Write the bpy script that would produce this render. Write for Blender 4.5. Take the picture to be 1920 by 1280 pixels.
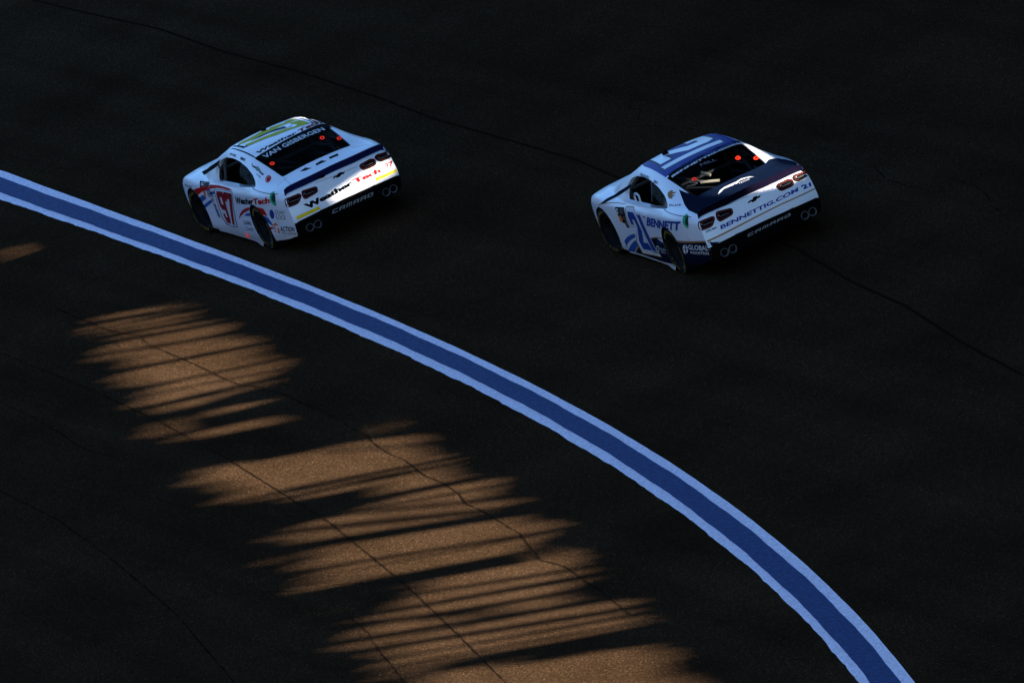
import bpy, bmesh, math, random
from mathutils import Vector, Matrix
from mathutils.bvhtree import BVHTree
R = math.radians
random.seed(7)
for o in list(bpy.data.objects): bpy.data.objects.remove(o)
scene = bpy.context.scene
COL = scene.collection

# ---------------------------------------------------------------- camera
cam_d = bpy.data.cameras.new("camera"); cam = bpy.data.objects.new("camera", cam_d); COL.objects.link(cam)
cam_d.sensor_width = 36.0; cam_d.lens = 29102.2 * 36 / 1920; cam_d.clip_start = 1.0; cam_d.clip_end = 4000
cz = -Vector((0.9350807622, -0.2772974253, -0.2207489660))
cx_ = Vector((-0.3419600744, -0.8696090089, -0.3561509220)); cy_ = Vector((0.0932055559, -0.4085172084, 0.9079793031))
m = Matrix((cx_, cy_, cz)).transposed().to_4x4(); m.translation = Vector((-206.9143086, 59.1361633, 45.8444038))
cam.matrix_world = m
scene.camera = cam
# ---------------------------------------------------------------- sky, sun, exposure
SUN_AZ, SUN_EL = R(-148), R(12)
world = bpy.data.worlds.new("World"); scene.world = world; world.use_nodes = True
wn = world.node_tree; wn.nodes.clear()
sky = wn.nodes.new("ShaderNodeTexSky"); sky.sky_type = 'NISHITA'; sky.sun_disc = False
sky.sun_elevation = SUN_EL; sky.sun_rotation = R(90) - SUN_AZ; sky.ozone_density = 4.5; sky.dust_density = 0.0; sky.air_density = 1.0; sky.altitude = 300
bg = wn.nodes.new("ShaderNodeBackground"); bg.inputs[1].default_value = 0.05
wo = wn.nodes.new("ShaderNodeOutputWorld")
wn.links.new(sky.outputs[0], bg.inputs[0]); wn.links.new(bg.outputs[0], wo.inputs[0])
sun_d = bpy.data.lights.new("sun", 'SUN'); sun_d.energy = 5.0; sun_d.angle = R(0.45); sun_d.color = (1.0, 0.91, 0.80)
sun = bpy.data.objects.new("sun", sun_d); COL.objects.link(sun)
sdir = Vector((math.cos(SUN_AZ) * math.cos(SUN_EL), math.sin(SUN_AZ) * math.cos(SUN_EL), math.sin(SUN_EL)))
sun.rotation_euler = (-sdir).to_track_quat('-Z', 'Y').to_euler(); sun.location = (-60, -40, 40)
scene.view_settings.view_transform = 'Standard'; scene.view_settings.look = 'None'
scene.view_settings.exposure = 3.7; scene.view_settings.gamma = 1.0
scene.render.engine = 'CYCLES'
scene.render.resolution_x = 1024; scene.render.resolution_y = 682

# ---------------------------------------------------------------- materials
def mat(name, col, rough=0.5, metal=0.0, coat=0.0, spec=0.5, var=0.0, scale=8.0, bump=0.0, emit=None, es=0.0):
    """procedural principled material with a little colour and roughness variation"""
    m = bpy.data.materials.new(name); m.use_nodes = True; nt = m.node_tree; b = nt.nodes["Principled BSDF"]
    b.inputs["Base Color"].default_value = (*col, 1); b.inputs["Roughness"].default_value = rough
    b.inputs["Metallic"].default_value = metal; b.inputs["Coat Weight"].default_value = coat
    b.inputs["Coat Roughness"].default_value = 0.06; b.inputs["Specular IOR Level"].default_value = spec
    if emit: b.inputs["Emission Color"].default_value = (*emit, 1); b.inputs["Emission Strength"].default_value = es
    if var > 0 or bump > 0:
        tc = nt.nodes.new("ShaderNodeTexCoord"); n = nt.nodes.new("ShaderNodeTexNoise"); n.inputs["Scale"].default_value = scale; n.inputs["Detail"].default_value = 6
        nt.links.new(tc.outputs["Object"], n.inputs["Vector"])
        if var > 0:
            mx = nt.nodes.new("ShaderNodeMix"); mx.data_type = 'RGBA'
            mx.inputs[6].default_value = (*[c * (1 - var) for c in col], 1); mx.inputs[7].default_value = (*[min(1, c * (1 + var)) for c in col], 1)
            nt.links.new(n.outputs["Fac"], mx.inputs[0]); nt.links.new(mx.outputs[2], b.inputs["Base Color"])
        if bump > 0:
            bp = nt.nodes.new("ShaderNodeBump"); bp.inputs["Strength"].default_value = bump; bp.inputs["Distance"].default_value = 0.01
            nt.links.new(n.outputs["Fac"], bp.inputs["Height"]); nt.links.new(bp.outputs[0], b.inputs["Normal"])
    return m
M = {}
def vinyl(name, col, rough=0.6, var=.05): return mat(name, col, rough, spec=.05, var=var)
M['white'] = mat("white_paint", (0.74, 0.74, 0.78), 0.32, coat=0.12, spec=.22, var=0.02, scale=3)
M['black'] = mat("black_vinyl", (0.002, 0.002, 0.0025), 0.7, spec=.01, var=0.2)
M['satin'] = mat("satin_black", (0.0022, 0.0020, 0.0022), 0.7, spec=.05, var=0.25, scale=12)
M['well'] = mat("dark_underbody", (0.004, 0.004, 0.004), 0.95, spec=0.0, var=0.3, scale=20)
M['red'] = vinyl("red_vinyl", (0.45, 0.004, 0.003))
M['darkred'] = vinyl("dark_red_vinyl", (0.24, 0.006, 0.010), var=.08)
M['navy'] = vinyl("navy_vinyl", (0.008, 0.009, 0.055), var=0.08)
M['deepnavy'] = mat("deep_navy_paint", (0.0035, 0.008, 0.022), 0.7, spec=0.005, var=0.08)
M['purple'] = vinyl("spoiler_navy", (0.003, 0.0018, 0.009), var=0.08)
M['blue'] = vinyl("blue_vinyl", (0.018, 0.085, 0.32))
M['royal'] = mat("royal_blue_paint", (0.014, 0.040, 0.26), 0.5, spec=.08, var=0.06)
M['letterblue'] = vinyl("letter_blue_vinyl", (0.012, 0.045, 0.24))
M['lime'] = vinyl("lime_vinyl", (0.46, 0.46, 0.015))
M['yellow'] = vinyl("yellow_vinyl", (0.75, 0.52, 0.01))
M['gold'] = vinyl("gold_vinyl", (0.30, 0.15, 0.045))
M['orange'] = vinyl("orange_vinyl", (0.75, 0.16, 0.02))
M['hot'] = mat("glowing_orange_vinyl", (1.0, 0.022, 0.006), 0.7, spec=.05, emit=(1.0, 0.035, 0.01), es=0.03)  # weak emission added so the vinyl glows
M['green'] = vinyl("green_ring", (0.03, 0.36, 0.16))
M['darkgreen'] = vinyl("dark_green_cap", (0.006, 0.035, 0.02), var=0.1)
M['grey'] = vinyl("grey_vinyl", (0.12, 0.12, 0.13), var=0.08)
M['greyline'] = vinyl("number_outline_grey", (0.07, 0.075, 0.08), var=0.08)
M['letterwhite'] = vinyl("white_lettering", (0.62, 0.62, 0.64), var=0.03)
M['badge'] = vinyl("badge_grey", (0.26, 0.26, 0.27))
M['steel'] = mat("trim_metal", (0.10, 0.09, 0.08), 0.35, metal=1.0, var=0.1)
M['taillens'] = mat("tail_lens_black", (0.002, 0.002, 0.0025), 0.5, spec=.03, var=0.1)
M['tailred'] = mat("tail_ring_red", (0.16, 0.010, 0.005), 0.5, spec=.08, var=0.1)
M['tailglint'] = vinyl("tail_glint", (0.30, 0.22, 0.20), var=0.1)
M['rubber'] = mat("tyre_rubber", (0.005, 0.005, 0.005), 0.85, spec=0.08, var=0.3, scale=40, bump=0.2)
M['rim'] = mat("black_rim", (0.006, 0.006, 0.006), 0.6, spec=.15, var=0.15)
M['tyreyellow'] = mat("tyre_yellow", (0.30, 0.21, 0.03), 0.8, spec=.05, var=0.4, scale=60)
M['cagegrey'] = mat("roll_cage_grey", (0.05, 0.052, 0.055), 0.5, spec=.2, var=0.1)
M['cream'] = mat("cream_rod", (0.85, 0.72, 0.50), 0.5, var=0.05)
M['led'] = mat("red_led", (0.5, 0.02, 0.02), 0.4, emit=(1, 0.02, 0.03), es=0.03)

def glass_mat(name, tint, refl):
    m = bpy.data.materials.new(name); m.use_nodes = True; nt = m.node_tree; nt.nodes.clear()
    out = nt.nodes.new("ShaderNodeOutputMaterial"); tr = nt.nodes.new("ShaderNodeBsdfTransparent"); tr.inputs[0].default_value = (*tint, 1)
    gl = nt.nodes.new("ShaderNodeBsdfGlossy"); gl.inputs["Roughness"].default_value = 0.08; gl.inputs[0].default_value = (.5, .5, .5, 1)
    fr = nt.nodes.new("ShaderNodeFresnel"); fr.inputs[0].default_value = refl; mx = nt.nodes.new("ShaderNodeMixShader")
    nt.links.new(fr.outputs[0], mx.inputs[0]); nt.links.new(tr.outputs[0], mx.inputs[1]); nt.links.new(gl.outputs[0], mx.inputs[2]); nt.links.new(mx.outputs[0], out.inputs[0])
    return m
M['glass'] = glass_mat("tinted_polycarbonate", (0.42, 0.44, 0.46), 1.035)

# ---------------------------------------------------------------- object helpers
def link(name, me, parent=None, m=None):
    o = bpy.data.objects.new(name, me); COL.objects.link(o)
    if parent: o.parent = parent
    if m: me.materials.append(m)
    return o
def tag(o, label, cat, group=None, kind=None):
    if label: o['label'] = label
    if cat: o['category'] = cat
    if group: o['group'] = group
    if kind: o['kind'] = kind
    return o
def empty(name, loc=(0, 0, 0), rz=0):
    o = bpy.data.objects.new(name, None); COL.objects.link(o); o.location = loc; o.rotation_euler = (0, 0, rz); o.empty_display_size = .3
    return o
def smooth(me, ang=30):
    for p in me.polygons: p.use_smooth = True
    me.set_sharp_from_angle(angle=R(ang))
def bm_mesh(bm, name, ang=None):
    me = bpy.data.meshes.new(name); bm.to_mesh(me); bm.free()
    if ang: smooth(me, ang)
    return me
def bm_box(bm, lo, hi):
    vs = [bm.verts.new((x, y, z)) for z in (lo[2], hi[2]) for y in (lo[1], hi[1]) for x in (lo[0], hi[0])]
    for f in ((0, 2, 3, 1), (4, 5, 7, 6), (0, 1, 5, 4), (2, 6, 7, 3), (0, 4, 6, 2), (1, 3, 7, 5)): bm.faces.new([vs[i] for i in f])
def bm_tube(bm, pts, r, n=10, closed=False):
    pts = [Vector(p) for p in pts]; rings = []; N = len(pts); up = Vector((0.1, 0.2, 1)).normalized()
    for i, p in enumerate(pts):
        a = pts[(i - 1) % N] if (i > 0 or closed) else p; b = pts[(i + 1) % N] if (i < N - 1 or closed) else p
        t = (b - a).normalized(); u = t.cross(up)
        if u.length < 1e-3: u = t.cross(Vector((1, 0, 0)))
        u.normalize(); v = t.cross(u)
        rr = r[i] if isinstance(r, (list, tuple)) else r
        rings.append([bm.verts.new(p + u * math.cos(k * 2 * math.pi / n) * rr + v * math.sin(k * 2 * math.pi / n) * rr) for k in range(n)])
    L = N if closed else N - 1
    for i in range(L):
        A, B = rings[i], rings[(i + 1) % N]
        for k in range(n): bm.faces.new((A[k], A[(k + 1) % n], B[(k + 1) % n], B[k]))
    if not closed: bm.faces.new(list(reversed(rings[0]))); bm.faces.new(rings[-1])
def pchip(tab):
    X = [t[0] for t in tab]; Y = [t[1] for t in tab]; n = len(X)
    h = [X[i + 1] - X[i] for i in range(n - 1)]; d = [(Y[i + 1] - Y[i]) / h[i] for i in range(n - 1)]
    m_ = [d[0]] + [0 if d[i - 1] * d[i] <= 0 else 2 * d[i - 1] * d[i] / (d[i - 1] + d[i]) for i in range(1, n - 1)] + [d[-1]]
    def f(x):
        x = min(max(x, X[0]), X[-1]); i = 0
        while i < n - 2 and x > X[i + 1]: i += 1
        t = (x - X[i]) / h[i]
        return (2*t**3 - 3*t*t + 1)*Y[i] + (t**3 - 2*t*t + t)*h[i]*m_[i] + (-2*t**3 + 3*t*t)*Y[i+1] + (t**3 - t*t)*h[i]*m_[i+1]
    return f
def sstep(a, b, x):
    t = min(max((x - a) / (b - a), 0), 1); return t * t * (3 - 2 * t)

# ---------------------------------------------------------------- car body surface
T = -2.505; NOSE = 2.36; RA, FA = -1.30, 1.42
fW = pchip([(T,.838),(-2.3,.875),(-2.0,.925),(-1.7,.958),(RA,.975),(-1.0,.965),(-.5,.945),(0,.938),(.5,.94),(1.0,.962),(FA,.975),(1.7,.962),(2.0,.905),(2.22,.80),(2.45,.62)])
fZs = pchip([(T,.825),(-2.2,.85),(-1.9,.862),(-1.6,.865),(RA,.86),(-1.0,.838),(-.4,.80),(.2,.782),(.75,.775),(1.1,.785),(1.4,.79),(1.75,.765),(2.0,.71),(2.25,.63),(2.45,.54)])
fZc = pchip([(T,.872),(-2.4,.888),(-2.1,.932),(-1.88,.968),(-1.80,.985),(-1.5,1.07),(-1.2,1.15),(-.95,1.212),(-.7,1.252),(-.4,1.282),(-.1,1.292),(.15,1.282),(.3,1.255),(.5,1.195),(.75,1.10),(1.0,1.0),(1.22,.912),(1.35,.892),(1.6,.872),(1.9,.82),(2.2,.73),(2.45,.60)])
fY7 = pchip([(T,.74),(-2.0,.79),(-1.7,.84),(-1.3,.868),(-.9,.868),(-.3,.86),(.3,.855),(.75,.85),(1.0,.81),(1.3,.76),(2.0,.70),(2.45,.50)])
fY9 = pchip([(T,.60),(-2.1,.63),(-1.8,.635),(-1.4,.63),(-1.0,.60),(-.6,.575),(0,.56),(.25,.565),(.6,.61),(.9,.66),(1.25,.66),(2.0,.55),(2.45,.40)])
fD9 = pchip([(T,.012),(-2.1,.018),(-1.8,.035),(-1.4,.045),(-1.0,.05),(-.5,.05),(.2,.05),(.7,.045),(1.1,.03),(1.3,.02),(2.45,.015)])
fZb = pchip([(T,.235),(-1.9,.17),(-1.7,.15),(RA,.09),(-.9,.045),(0,.05),(.9,.07),(FA,.09),(1.80,.10),(2.45,.13)])
def half_profile(x, inset=0.0):
    W, Zs, Zc, y7, y9, zb = fW(x), fZs(x), fZc(x), fY7(x), fY9(x), fZb(x)
    z9 = Zc - fD9(x); z6 = min(Zs + .035, z9 - .012); z7 = min(Zs + .055, z9 - .006)
    c = [(W - .03, zb), (W - .012, zb + .06), (W, .30), (W + .002, .50), (W - .006, Zs - .10), (W - .022, Zs - .03), (W - .070, z6 - .006), (y7, z7), (.5*(y7 + y9) + .018, z7 + (z9 - z7)*.52), (y9, z9), (y9*.55, Zc - .010), (0, Zc)]
    out = [(0, zb + .02), (W*.55, zb + .015)]
    n = len(c)
    for i in range(n - 1):
        p0 = c[max(i-1, 0)]; p1 = c[i]; p2 = c[i+1]; p3 = c[i+2] if i + 2 < n else (-c[n-2][0], c[n-2][1])
        if i == 0: p0 = p1
        for k in range(4):
            t = k / 4.0
            q = []
            for a in (0, 1):
                q.append(.5*((2*p1[a]) + (-p0[a]+p2[a])*t + (2*p0[a]-5*p1[a]+4*p2[a]-p3[a])*t*t + (-p0[a]+3*p1[a]-3*p2[a]+p3[a])*t**3))
            out.append(tuple(q))
    out.append((0, Zc))
    return out
def warp(v):
    x, y, z = v
    if x < -2.0:
        w = sstep(-2.05, T, x); ay = abs(y) / .84
        d = .055 * (min(ay, 1.05) ** 4) - .035
        d += .085 * max(0, (z - .50) / .36) ** 1.5 if z > .5 else .11 * ((.5 - z) / .28) ** 1.6
        return (x + w * d, y, z)
    if x > 1.9:
        w = sstep(1.95, NOSE, x); ay = abs(y) / .7
        return (x + w * (-.30 * min(ay, 1.2) ** 2.5 + .12 * (1 - ((z - .3) / .35) ** 2)), y, z)
    return (x, y, z)
def body_bm():
    xs = []; x = T
    while x < NOSE - 1e-6: xs.append(x); x += .055
    xs.append(NOSE)
    bm = bmesh.new(); rings = []
    for x in xs:
        h = half_profile(x); loop = [(y, z) for y, z in h] + [(-y, z) for y, z in reversed(h[1:-1])]
        rings.append([bm.verts.new((x, y, z)) for y, z in loop])
    n = len(rings[0]); H = len(half_profile(0))
    for a, b in zip(rings, rings[1:]):
        for k in range(n): bm.faces.new((a[k], b[k], b[(k+1) % n], a[(k+1) % n]))
    K = 24
    for ring, s in ((rings[0], 1), (rings[-1], -1)):
        rows = []
        for i in range(H):
            Lv = ring[i]; Rv = ring[(n - i) % n]
            if i in (0, H - 1): rows.append([Lv] * (K + 1)); continue
            row = [Lv] + [bm.verts.new(Lv.co.lerp(Rv.co, c / K)) for c in range(1, K)] + [Rv]
            rows.append(row)
        for r0, r1 in zip(rows, rows[1:]):
            for c in range(K):
                q = []
                for v in (r0[c], r0[c+1], r1[c+1], r1[c]):
                    if v not in q: q.append(v)
                if len(q) > 2:
                    try: bm.faces.new(q if s > 0 else q[::-1])
                    except ValueError: pass
    bmesh.ops.remove_doubles(bm, verts=bm.verts, dist=1e-5)
    for v in bm.verts: v.co = warp(v.co)
    bmesh.ops.recalc_face_normals(bm, faces=bm.faces)
    return bm
def cavity_bm():
    bm = bmesh.new(); rings = []; x0, x1 = -1.88, 1.15; n = 34
    for i in range(n + 1):
        x = x0 + (x1 - x0) * i / n
        W, Zs, Zc, y7, y9 = fW(x), fZs(x), fZc(x), fY7(x), fY9(x)
        e = .05
        h = [(0, .22), (W - .12, .22), (W - .10, .5), (W - .11, Zs - .10), (y7 - .05, Zs), (.5*(y7+y9) - .035, .5*(Zs + .05 + Zc - .05)), (y9 - .05, Zc - .05 - e), (y9*.5, Zc - e), (0, Zc - e + .005)]
        loop = h + [(-y, z) for y, z in reversed(h[1:-1])]
        rings.append([bm.verts.new((x, y, z)) for y, z in loop])
    k_ = len(rings[0])
    for a, b in zip(rings, rings[1:]):
        for k in range(k_): bm.faces.new((a[k], b[k], b[(k+1) % k_], a[(k+1) % k_]))
    bm.faces.new(rings[0][::-1]); bm.faces.new(rings[-1]); bmesh.ops.recalc_face_normals(bm, faces=bm.faces)
    return bm
def prism(poly, axis, lo, hi):
    """closed prism over a 2D outline; axis 'y': outline (x,z); axis 'z': outline (x,y)"""
    bm = bmesh.new(); f = (lambda a, b, c: (a, c, b)) if axis == 'y' else (lambda a, b, c: (a, b, c))
    A = [bm.verts.new(f(a, b, lo)) for a, b in poly]; B = [bm.verts.new(f(a, b, hi)) for a, b in poly]; n = len(poly)
    bm.faces.new(A); bm.faces.new(B[::-1])
    for k in range(n): bm.faces.new((A[k], B[k], B[(k+1) % n], A[(k+1) % n]))
    bmesh.ops.recalc_face_normals(bm, faces=bm.faces); return bm
def round_poly(P, r, n=4):
    out = []; N = len(P)
    for i in range(N):
        p0, p, p1 = Vector(P[i-1]), Vector(P[i]), Vector(P[(i+1) % N]); a = (p0 - p); b = (p1 - p); ra = min(r, a.length*.45, b.length*.45)
        A = p + a.normalized()*ra; B = p + b.normalized()*ra
        for k in range(n + 1):
            t = k / n; out.append(tuple((1-t)**2*A + 2*t*(1-t)*p + t*t*B))
    return out
SIDE_WIN = [(.51,.818),(.56,.90),(.54,.99),(.42,1.09),(.19,1.142),(-.113,1.155),(-.426,1.14),(-.79,1.09),(-1.064,1.03),(-1.293,.965),(-1.40,.915),(-.622,.852),(.05,.832)]
REAR_WIN = [(-1.76,.535),(-1.76,-.535),(-.88,-.565),(-.88,.565)]
FRONT_WIN = [(.33,.575),(.33,-.575),(.75,-.655),(1.17,-.72),(1.17,.72),(.75,.655)]
def wheel_cut(x, s):
    bm = bmesh.new(); bmesh.ops.create_cone(bm, cap_ends=True, segments=56, radius1=.368, radius2=.368, depth=.56)
    bmesh.ops.rotate(bm, verts=bm.verts, matrix=Matrix.Rotation(R(90), 3, 'X')); bmesh.ops.translate(bm, verts=bm.verts, vec=(x, s*.92, .318)); return bm
def boolean(me_src, cutters):
    o = link("tmp_body", me_src); tmp = []
    for bm, mt in cutters:
        me = bpy.data.meshes.new("cut"); bm.to_mesh(me); bm.free(); c = link("tmp_cut", me, m=mt); c.hide_render = True; tmp.append(c)
        md = o.modifiers.new("b", 'BOOLEAN'); md.operation = 'DIFFERENCE'; md.solver = 'EXACT'; md.object = c; md.material_mode = 'TRANSFER'
    bpy.context.view_layer.update()
    dg = bpy.context.evaluated_depsgraph_get(); res = bpy.data.meshes.new_from_object(o.evaluated_get(dg), preserve_all_data_layers=True, depsgraph=dg)
    bpy.data.objects.remove(o)
    for c in tmp: bpy.data.objects.remove(c)
    return res
_bm = body_bm()
BVH = BVHTree.FromBMesh(_bm)
def make_body_mesh():
    me = bpy.data.meshes.new("body"); body_bm().to_mesh(me); me.materials.append(M['white'])
    cut = [(wheel_cut(x, s), M['well']) for x in (RA, FA) for s in (1, -1)]
    cut.append((cavity_bm(), M['well']))
    cut.append((prism(round_poly(SIDE_WIN, .06), 'y', .45, 1.2), M['white'])); cut.append((prism(round_poly(SIDE_WIN, .06), 'y', -1.2, -.45), M['black']))
    cut.append((prism(round_poly(REAR_WIN, .04), 'z', .80, 1.6), M['black'])); cut.append((prism(round_poly(FRONT_WIN, .05), 'z', .86, 1.6), M['black']))
    r = boolean(me, cut); smooth(r, 32)
    r.materials.append(M['satin']); k = len(r.materials) - 1      # the black lower tail skin, wrapped round the right corner
    for p in r.polygons:
        c = p.center
        if c.x < -2.30 and c.z < .45 and (p.normal.x < -.45 or c.y < -.6 or p.normal.z < -.5): p.material_index = k
    return r
BODY_ME = make_body_mesh()

# ---------------------------------------------------------------- flat shapes laid on the body
PLANE = {  # plane coordinates -> ray origin and direction
    'L': (lambda a, b: Vector((a, 2.0, b)), Vector((0, -1, 0))), 'R': (lambda a, b: Vector((a, -2.0, b)), Vector((0, 1, 0))),
    'B': (lambda a, b: Vector((-4.0, a, b)), Vector((1, 0, 0))), 'T': (lambda a, b: Vector((a, b, 3.0)), Vector((0, 0, -1)))}
def curve_mesh(splines, offset=0.0):
    cu = bpy.data.curves.new("c", 'CURVE'); cu.dimensions = '2D'; cu.fill_mode = 'FRONT'; cu.offset = offset
    for P in splines:
        s = cu.splines.new('POLY'); s.points.add(len(P) - 1); s.use_cyclic_u = True
        for q, p in zip(s.points, P): q.co = (p[0], p[1], 0, 1)
    o = bpy.data.objects.new("c", cu); me = bpy.data.meshes.new_from_object(o); bpy.data.objects.remove(o); bpy.data.curves.remove(cu); return me
def text_mesh(txt, bold=0.0, shear=0.0, space=1.0):
    cu = bpy.data.curves.new("t", 'FONT'); cu.body = txt; cu.size = 1; cu.resolution_u = 3; cu.offset = bold; cu.shear = shear; cu.space_character = space
    o = bpy.data.objects.new("t", cu); COL.objects.link(o); bpy.context.view_layer.update()
    me = bpy.data.meshes.new_from_object(o); bpy.data.objects.remove(o); bpy.data.curves.remove(cu); return me
def lay(name, parent, me, plane, quad, mt, lift=.003, grid=.024, thick=0.0, bvh=None, unit=False, box=None):
    """lay a flat mesh onto the car: quad = plane coordinates of its lower left, lower right, upper right, upper left corner"""
    bvh = bvh or BVH; org, dr = PLANE[plane]
    bm = bmesh.new(); bm.from_mesh(me); bpy.data.meshes.remove(me)
    if not bm.verts: bm.free(); return None
    if quad:
        if box: x0, x1, y0, y1 = box
        elif unit: x0, x1, y0, y1 = 0, 1, 0, 1
        else:
            xs = [v.co.x for v in bm.verts]; ys = [v.co.y for v in bm.verts]; x0, x1, y0, y1 = min(xs), max(xs), min(ys), max(ys)
        a, b, c, d = [Vector(q) for q in quad]
        for v in bm.verts:
            u = (v.co.x - x0) / (x1 - x0); w = (v.co.y - y0) / (y1 - y0)
            p = a*(1-u)*(1-w) + b*u*(1-w) + c*u*w + d*(1-u)*w; v.co = (p.x, p.y, 0)
    bmesh.ops.remove_doubles(bm, verts=bm.verts, dist=2e-4)
    for ax in (0, 1):
        lo = min(v.co[ax] for v in bm.verts); hi = max(v.co[ax] for v in bm.verts); k = math.floor(lo / grid) + 1
        while k * grid < hi:
            no = Vector((0, 0, 0)); no[ax] = 1; co = Vector((0, 0, 0)); co[ax] = k * grid
            bmesh.ops.bisect_plane(bm, geom=bm.verts[:] + bm.edges[:] + bm.faces[:], plane_co=co, plane_no=no, dist=1e-5); k += 1
    if plane in 'LR':      # keep the vinyl out of the wheel openings
        for v in bm.verts:
            for wx in (RA, FA):
                dx, dz = v.co.x - wx, v.co.y - .318; r = math.hypot(dx, dz)
                if r < .370: v.tag = True; v.co.x = wx + dx / max(r, 1e-4) * .3705; v.co.y = .318 + dz / max(r, 1e-4) * .3705
        bmesh.ops.delete(bm, geom=[f for f in bm.faces if all(v.tag for v in f.verts)], context='FACES')
    bad = []; pos = []; nors = []
    for v in bm.verts:
        loc, nor, idx, dist = bvh.ray_cast(org(v.co.x, v.co.y), dr)
        if plane == 'B' and (loc is None or loc.x > T + .42): loc, nor, idx, dist = bvh.find_nearest(Vector((T - .02, v.co.x, v.co.y)))
        if loc is None: bad.append(v); continue
        if nor.dot(dr) > 0: nor = -nor
        pos.append((v, loc + nor * lift)); nors.append(nor.copy())
    for v, p in pos: v.co = p
    nrm = {tuple(round(c, 5) for c in p): n for (v, p), n in zip(pos, nors)}
    bmesh.ops.delete(bm, geom=bad, context='VERTS')
    for f in bm.faces:
        if f.normal.dot(dr) > 0: f.normal_flip()
    bm.normal_update()
    if thick:
        r = bmesh.ops.extrude_face_region(bm, geom=bm.faces[:]); vs = [e for e in r['geom'] if isinstance(e, bmesh.types.BMVert)]
        for v in vs:
            nn = nrm.get(tuple(round(c, 5) for c in v.co), -dr); v.co += (nn*.8 - dr*.4).normalized() * thick
        bmesh.ops.recalc_face_normals(bm, faces=bm.faces)
    me2 = bpy.data.meshes.new(name); bm.to_mesh(me2); bm.free(); smooth(me2, 40)
    return link(name, me2, parent, mt)
def ring2d(n=28, r0=.6):
    o = [(.5 + .5*math.cos(t*2*math.pi/n), .5 + .5*math.sin(t*2*math.pi/n)) for t in range(n)]
    i = [(.5 + .5*r0*math.cos(t*2*math.pi/n), .5 + .5*r0*math.sin(t*2*math.pi/n)) for t in range(n)]
    return [o, i] if r0 > 0 else [o]
# block numerals in a unit box, cut like the slanted racing numbers
GLY = {
 '9': [[(.12,0),(.82,0),(1,.14),(1,.88),(.86,1),(.14,1),(0,.88),(0,.54),(.14,.42),(.62,.42),(.62,.20),(.36,.20),(.36,.30),(0,.30),(0,.12)], [(.36,.60),(.62,.60),(.62,.82),(.36,.82)]],
 '7': [[(.30,0),(.72,0),(1,.80),(1,1),(0,1),(0,.72),(.34,.72),(.34,.80),(.62,.80)]],
 '2': [[(0,0),(1,0),(1,.20),(.50,.20),(1,.52),(1,.88),(.86,1),(.14,1),(0,.88),(0,.66),(.36,.66),(.36,.80),(.62,.80),(.62,.60),(0,.22)]],
 '1': [[(.30,0),(.85,0),(.85,1),(.35,1),(.0,.86),(.0,.72),(.30,.76)]],
}
# ---------------------------------------------------------------- the track
def asphalt():
    m = bpy.data.materials.new("asphalt"); m.use_nodes = True; nt = m.node_tree; b = nt.nodes["Principled BSDF"]; L = nt.links.new
    geo = nt.nodes.new("ShaderNodeNewGeometry")
    def noise(s, d, r=.5, sc=(1, 1, 1)):
        mp = nt.nodes.new("ShaderNodeMapping"); mp.inputs["Scale"].default_value = sc; L(geo.outputs["Position"], mp.inputs[0])
        n = nt.nodes.new("ShaderNodeTexNoise"); n.inputs["Scale"].default_value = s; n.inputs["Detail"].default_value = d; n.inputs["Roughness"].default_value = r; L(mp.outputs[0], n.inputs["Vector"]); return n
    def ramp(src, a, b_, c0, c1):
        r = nt.nodes.new("ShaderNodeMapRange"); r.inputs[1].default_value = a; r.inputs[2].default_value = b_; r.inputs[3].default_value = c0; r.inputs[4].default_value = c1; L(src, r.inputs[0]); return r
    def mul(a, b_):
        k = nt.nodes.new("ShaderNodeMath"); k.operation = 'MULTIPLY'; L(a, k.inputs[0]); L(b_, k.inputs[1]); return k
    big = ramp(noise(.35, 4).outputs[0], .3, .7, .80, 1.2)
    lanes = ramp(noise(1.0, 3, .5, (.05, 1.6, 1)).outputs[0], .3, .7, .82, 1.16)
    fine = ramp(noise(38, 5, .85).outputs[0], .36, .66, .25, 1.95)
    vor = nt.nodes.new("ShaderNodeTexVoronoi"); vor.inputs["Scale"].default_value = 55; L(geo.outputs["Position"], vor.inputs["Vector"])
    stone = nt.nodes.new("ShaderNodeSeparateColor"); L(vor.outputs["Color"], stone.inputs[0]); st = ramp(stone.outputs[0], .88, 1.0, 1.0, 2.8)
    k = mul(mul(big.outputs[0], lanes.outputs[0]).outputs[0], mul(fine.outputs[0], st.outputs[0]).outputs[0])
    vm = nt.nodes.new("ShaderNodeVectorMath"); vm.operation = 'SCALE'; vm.inputs[0].default_value = (0.0260, 0.0150, 0.0080); L(k.outputs[0], vm.inputs["Scale"]); L(vm.outputs[0], b.inputs["Base Color"])
    b.inputs["Roughness"].default_value = .95; b.inputs["Specular IOR Level"].default_value = .0
    bp = nt.nodes.new("ShaderNodeBump"); bp.inputs["Strength"].default_value = .9; bp.inputs["Distance"].default_value = .02
    hs = noise(22, 6, .75); L(hs.outputs[0], bp.inputs["Height"]); L(bp.outputs[0], b.inputs["Normal"])
    return m
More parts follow.
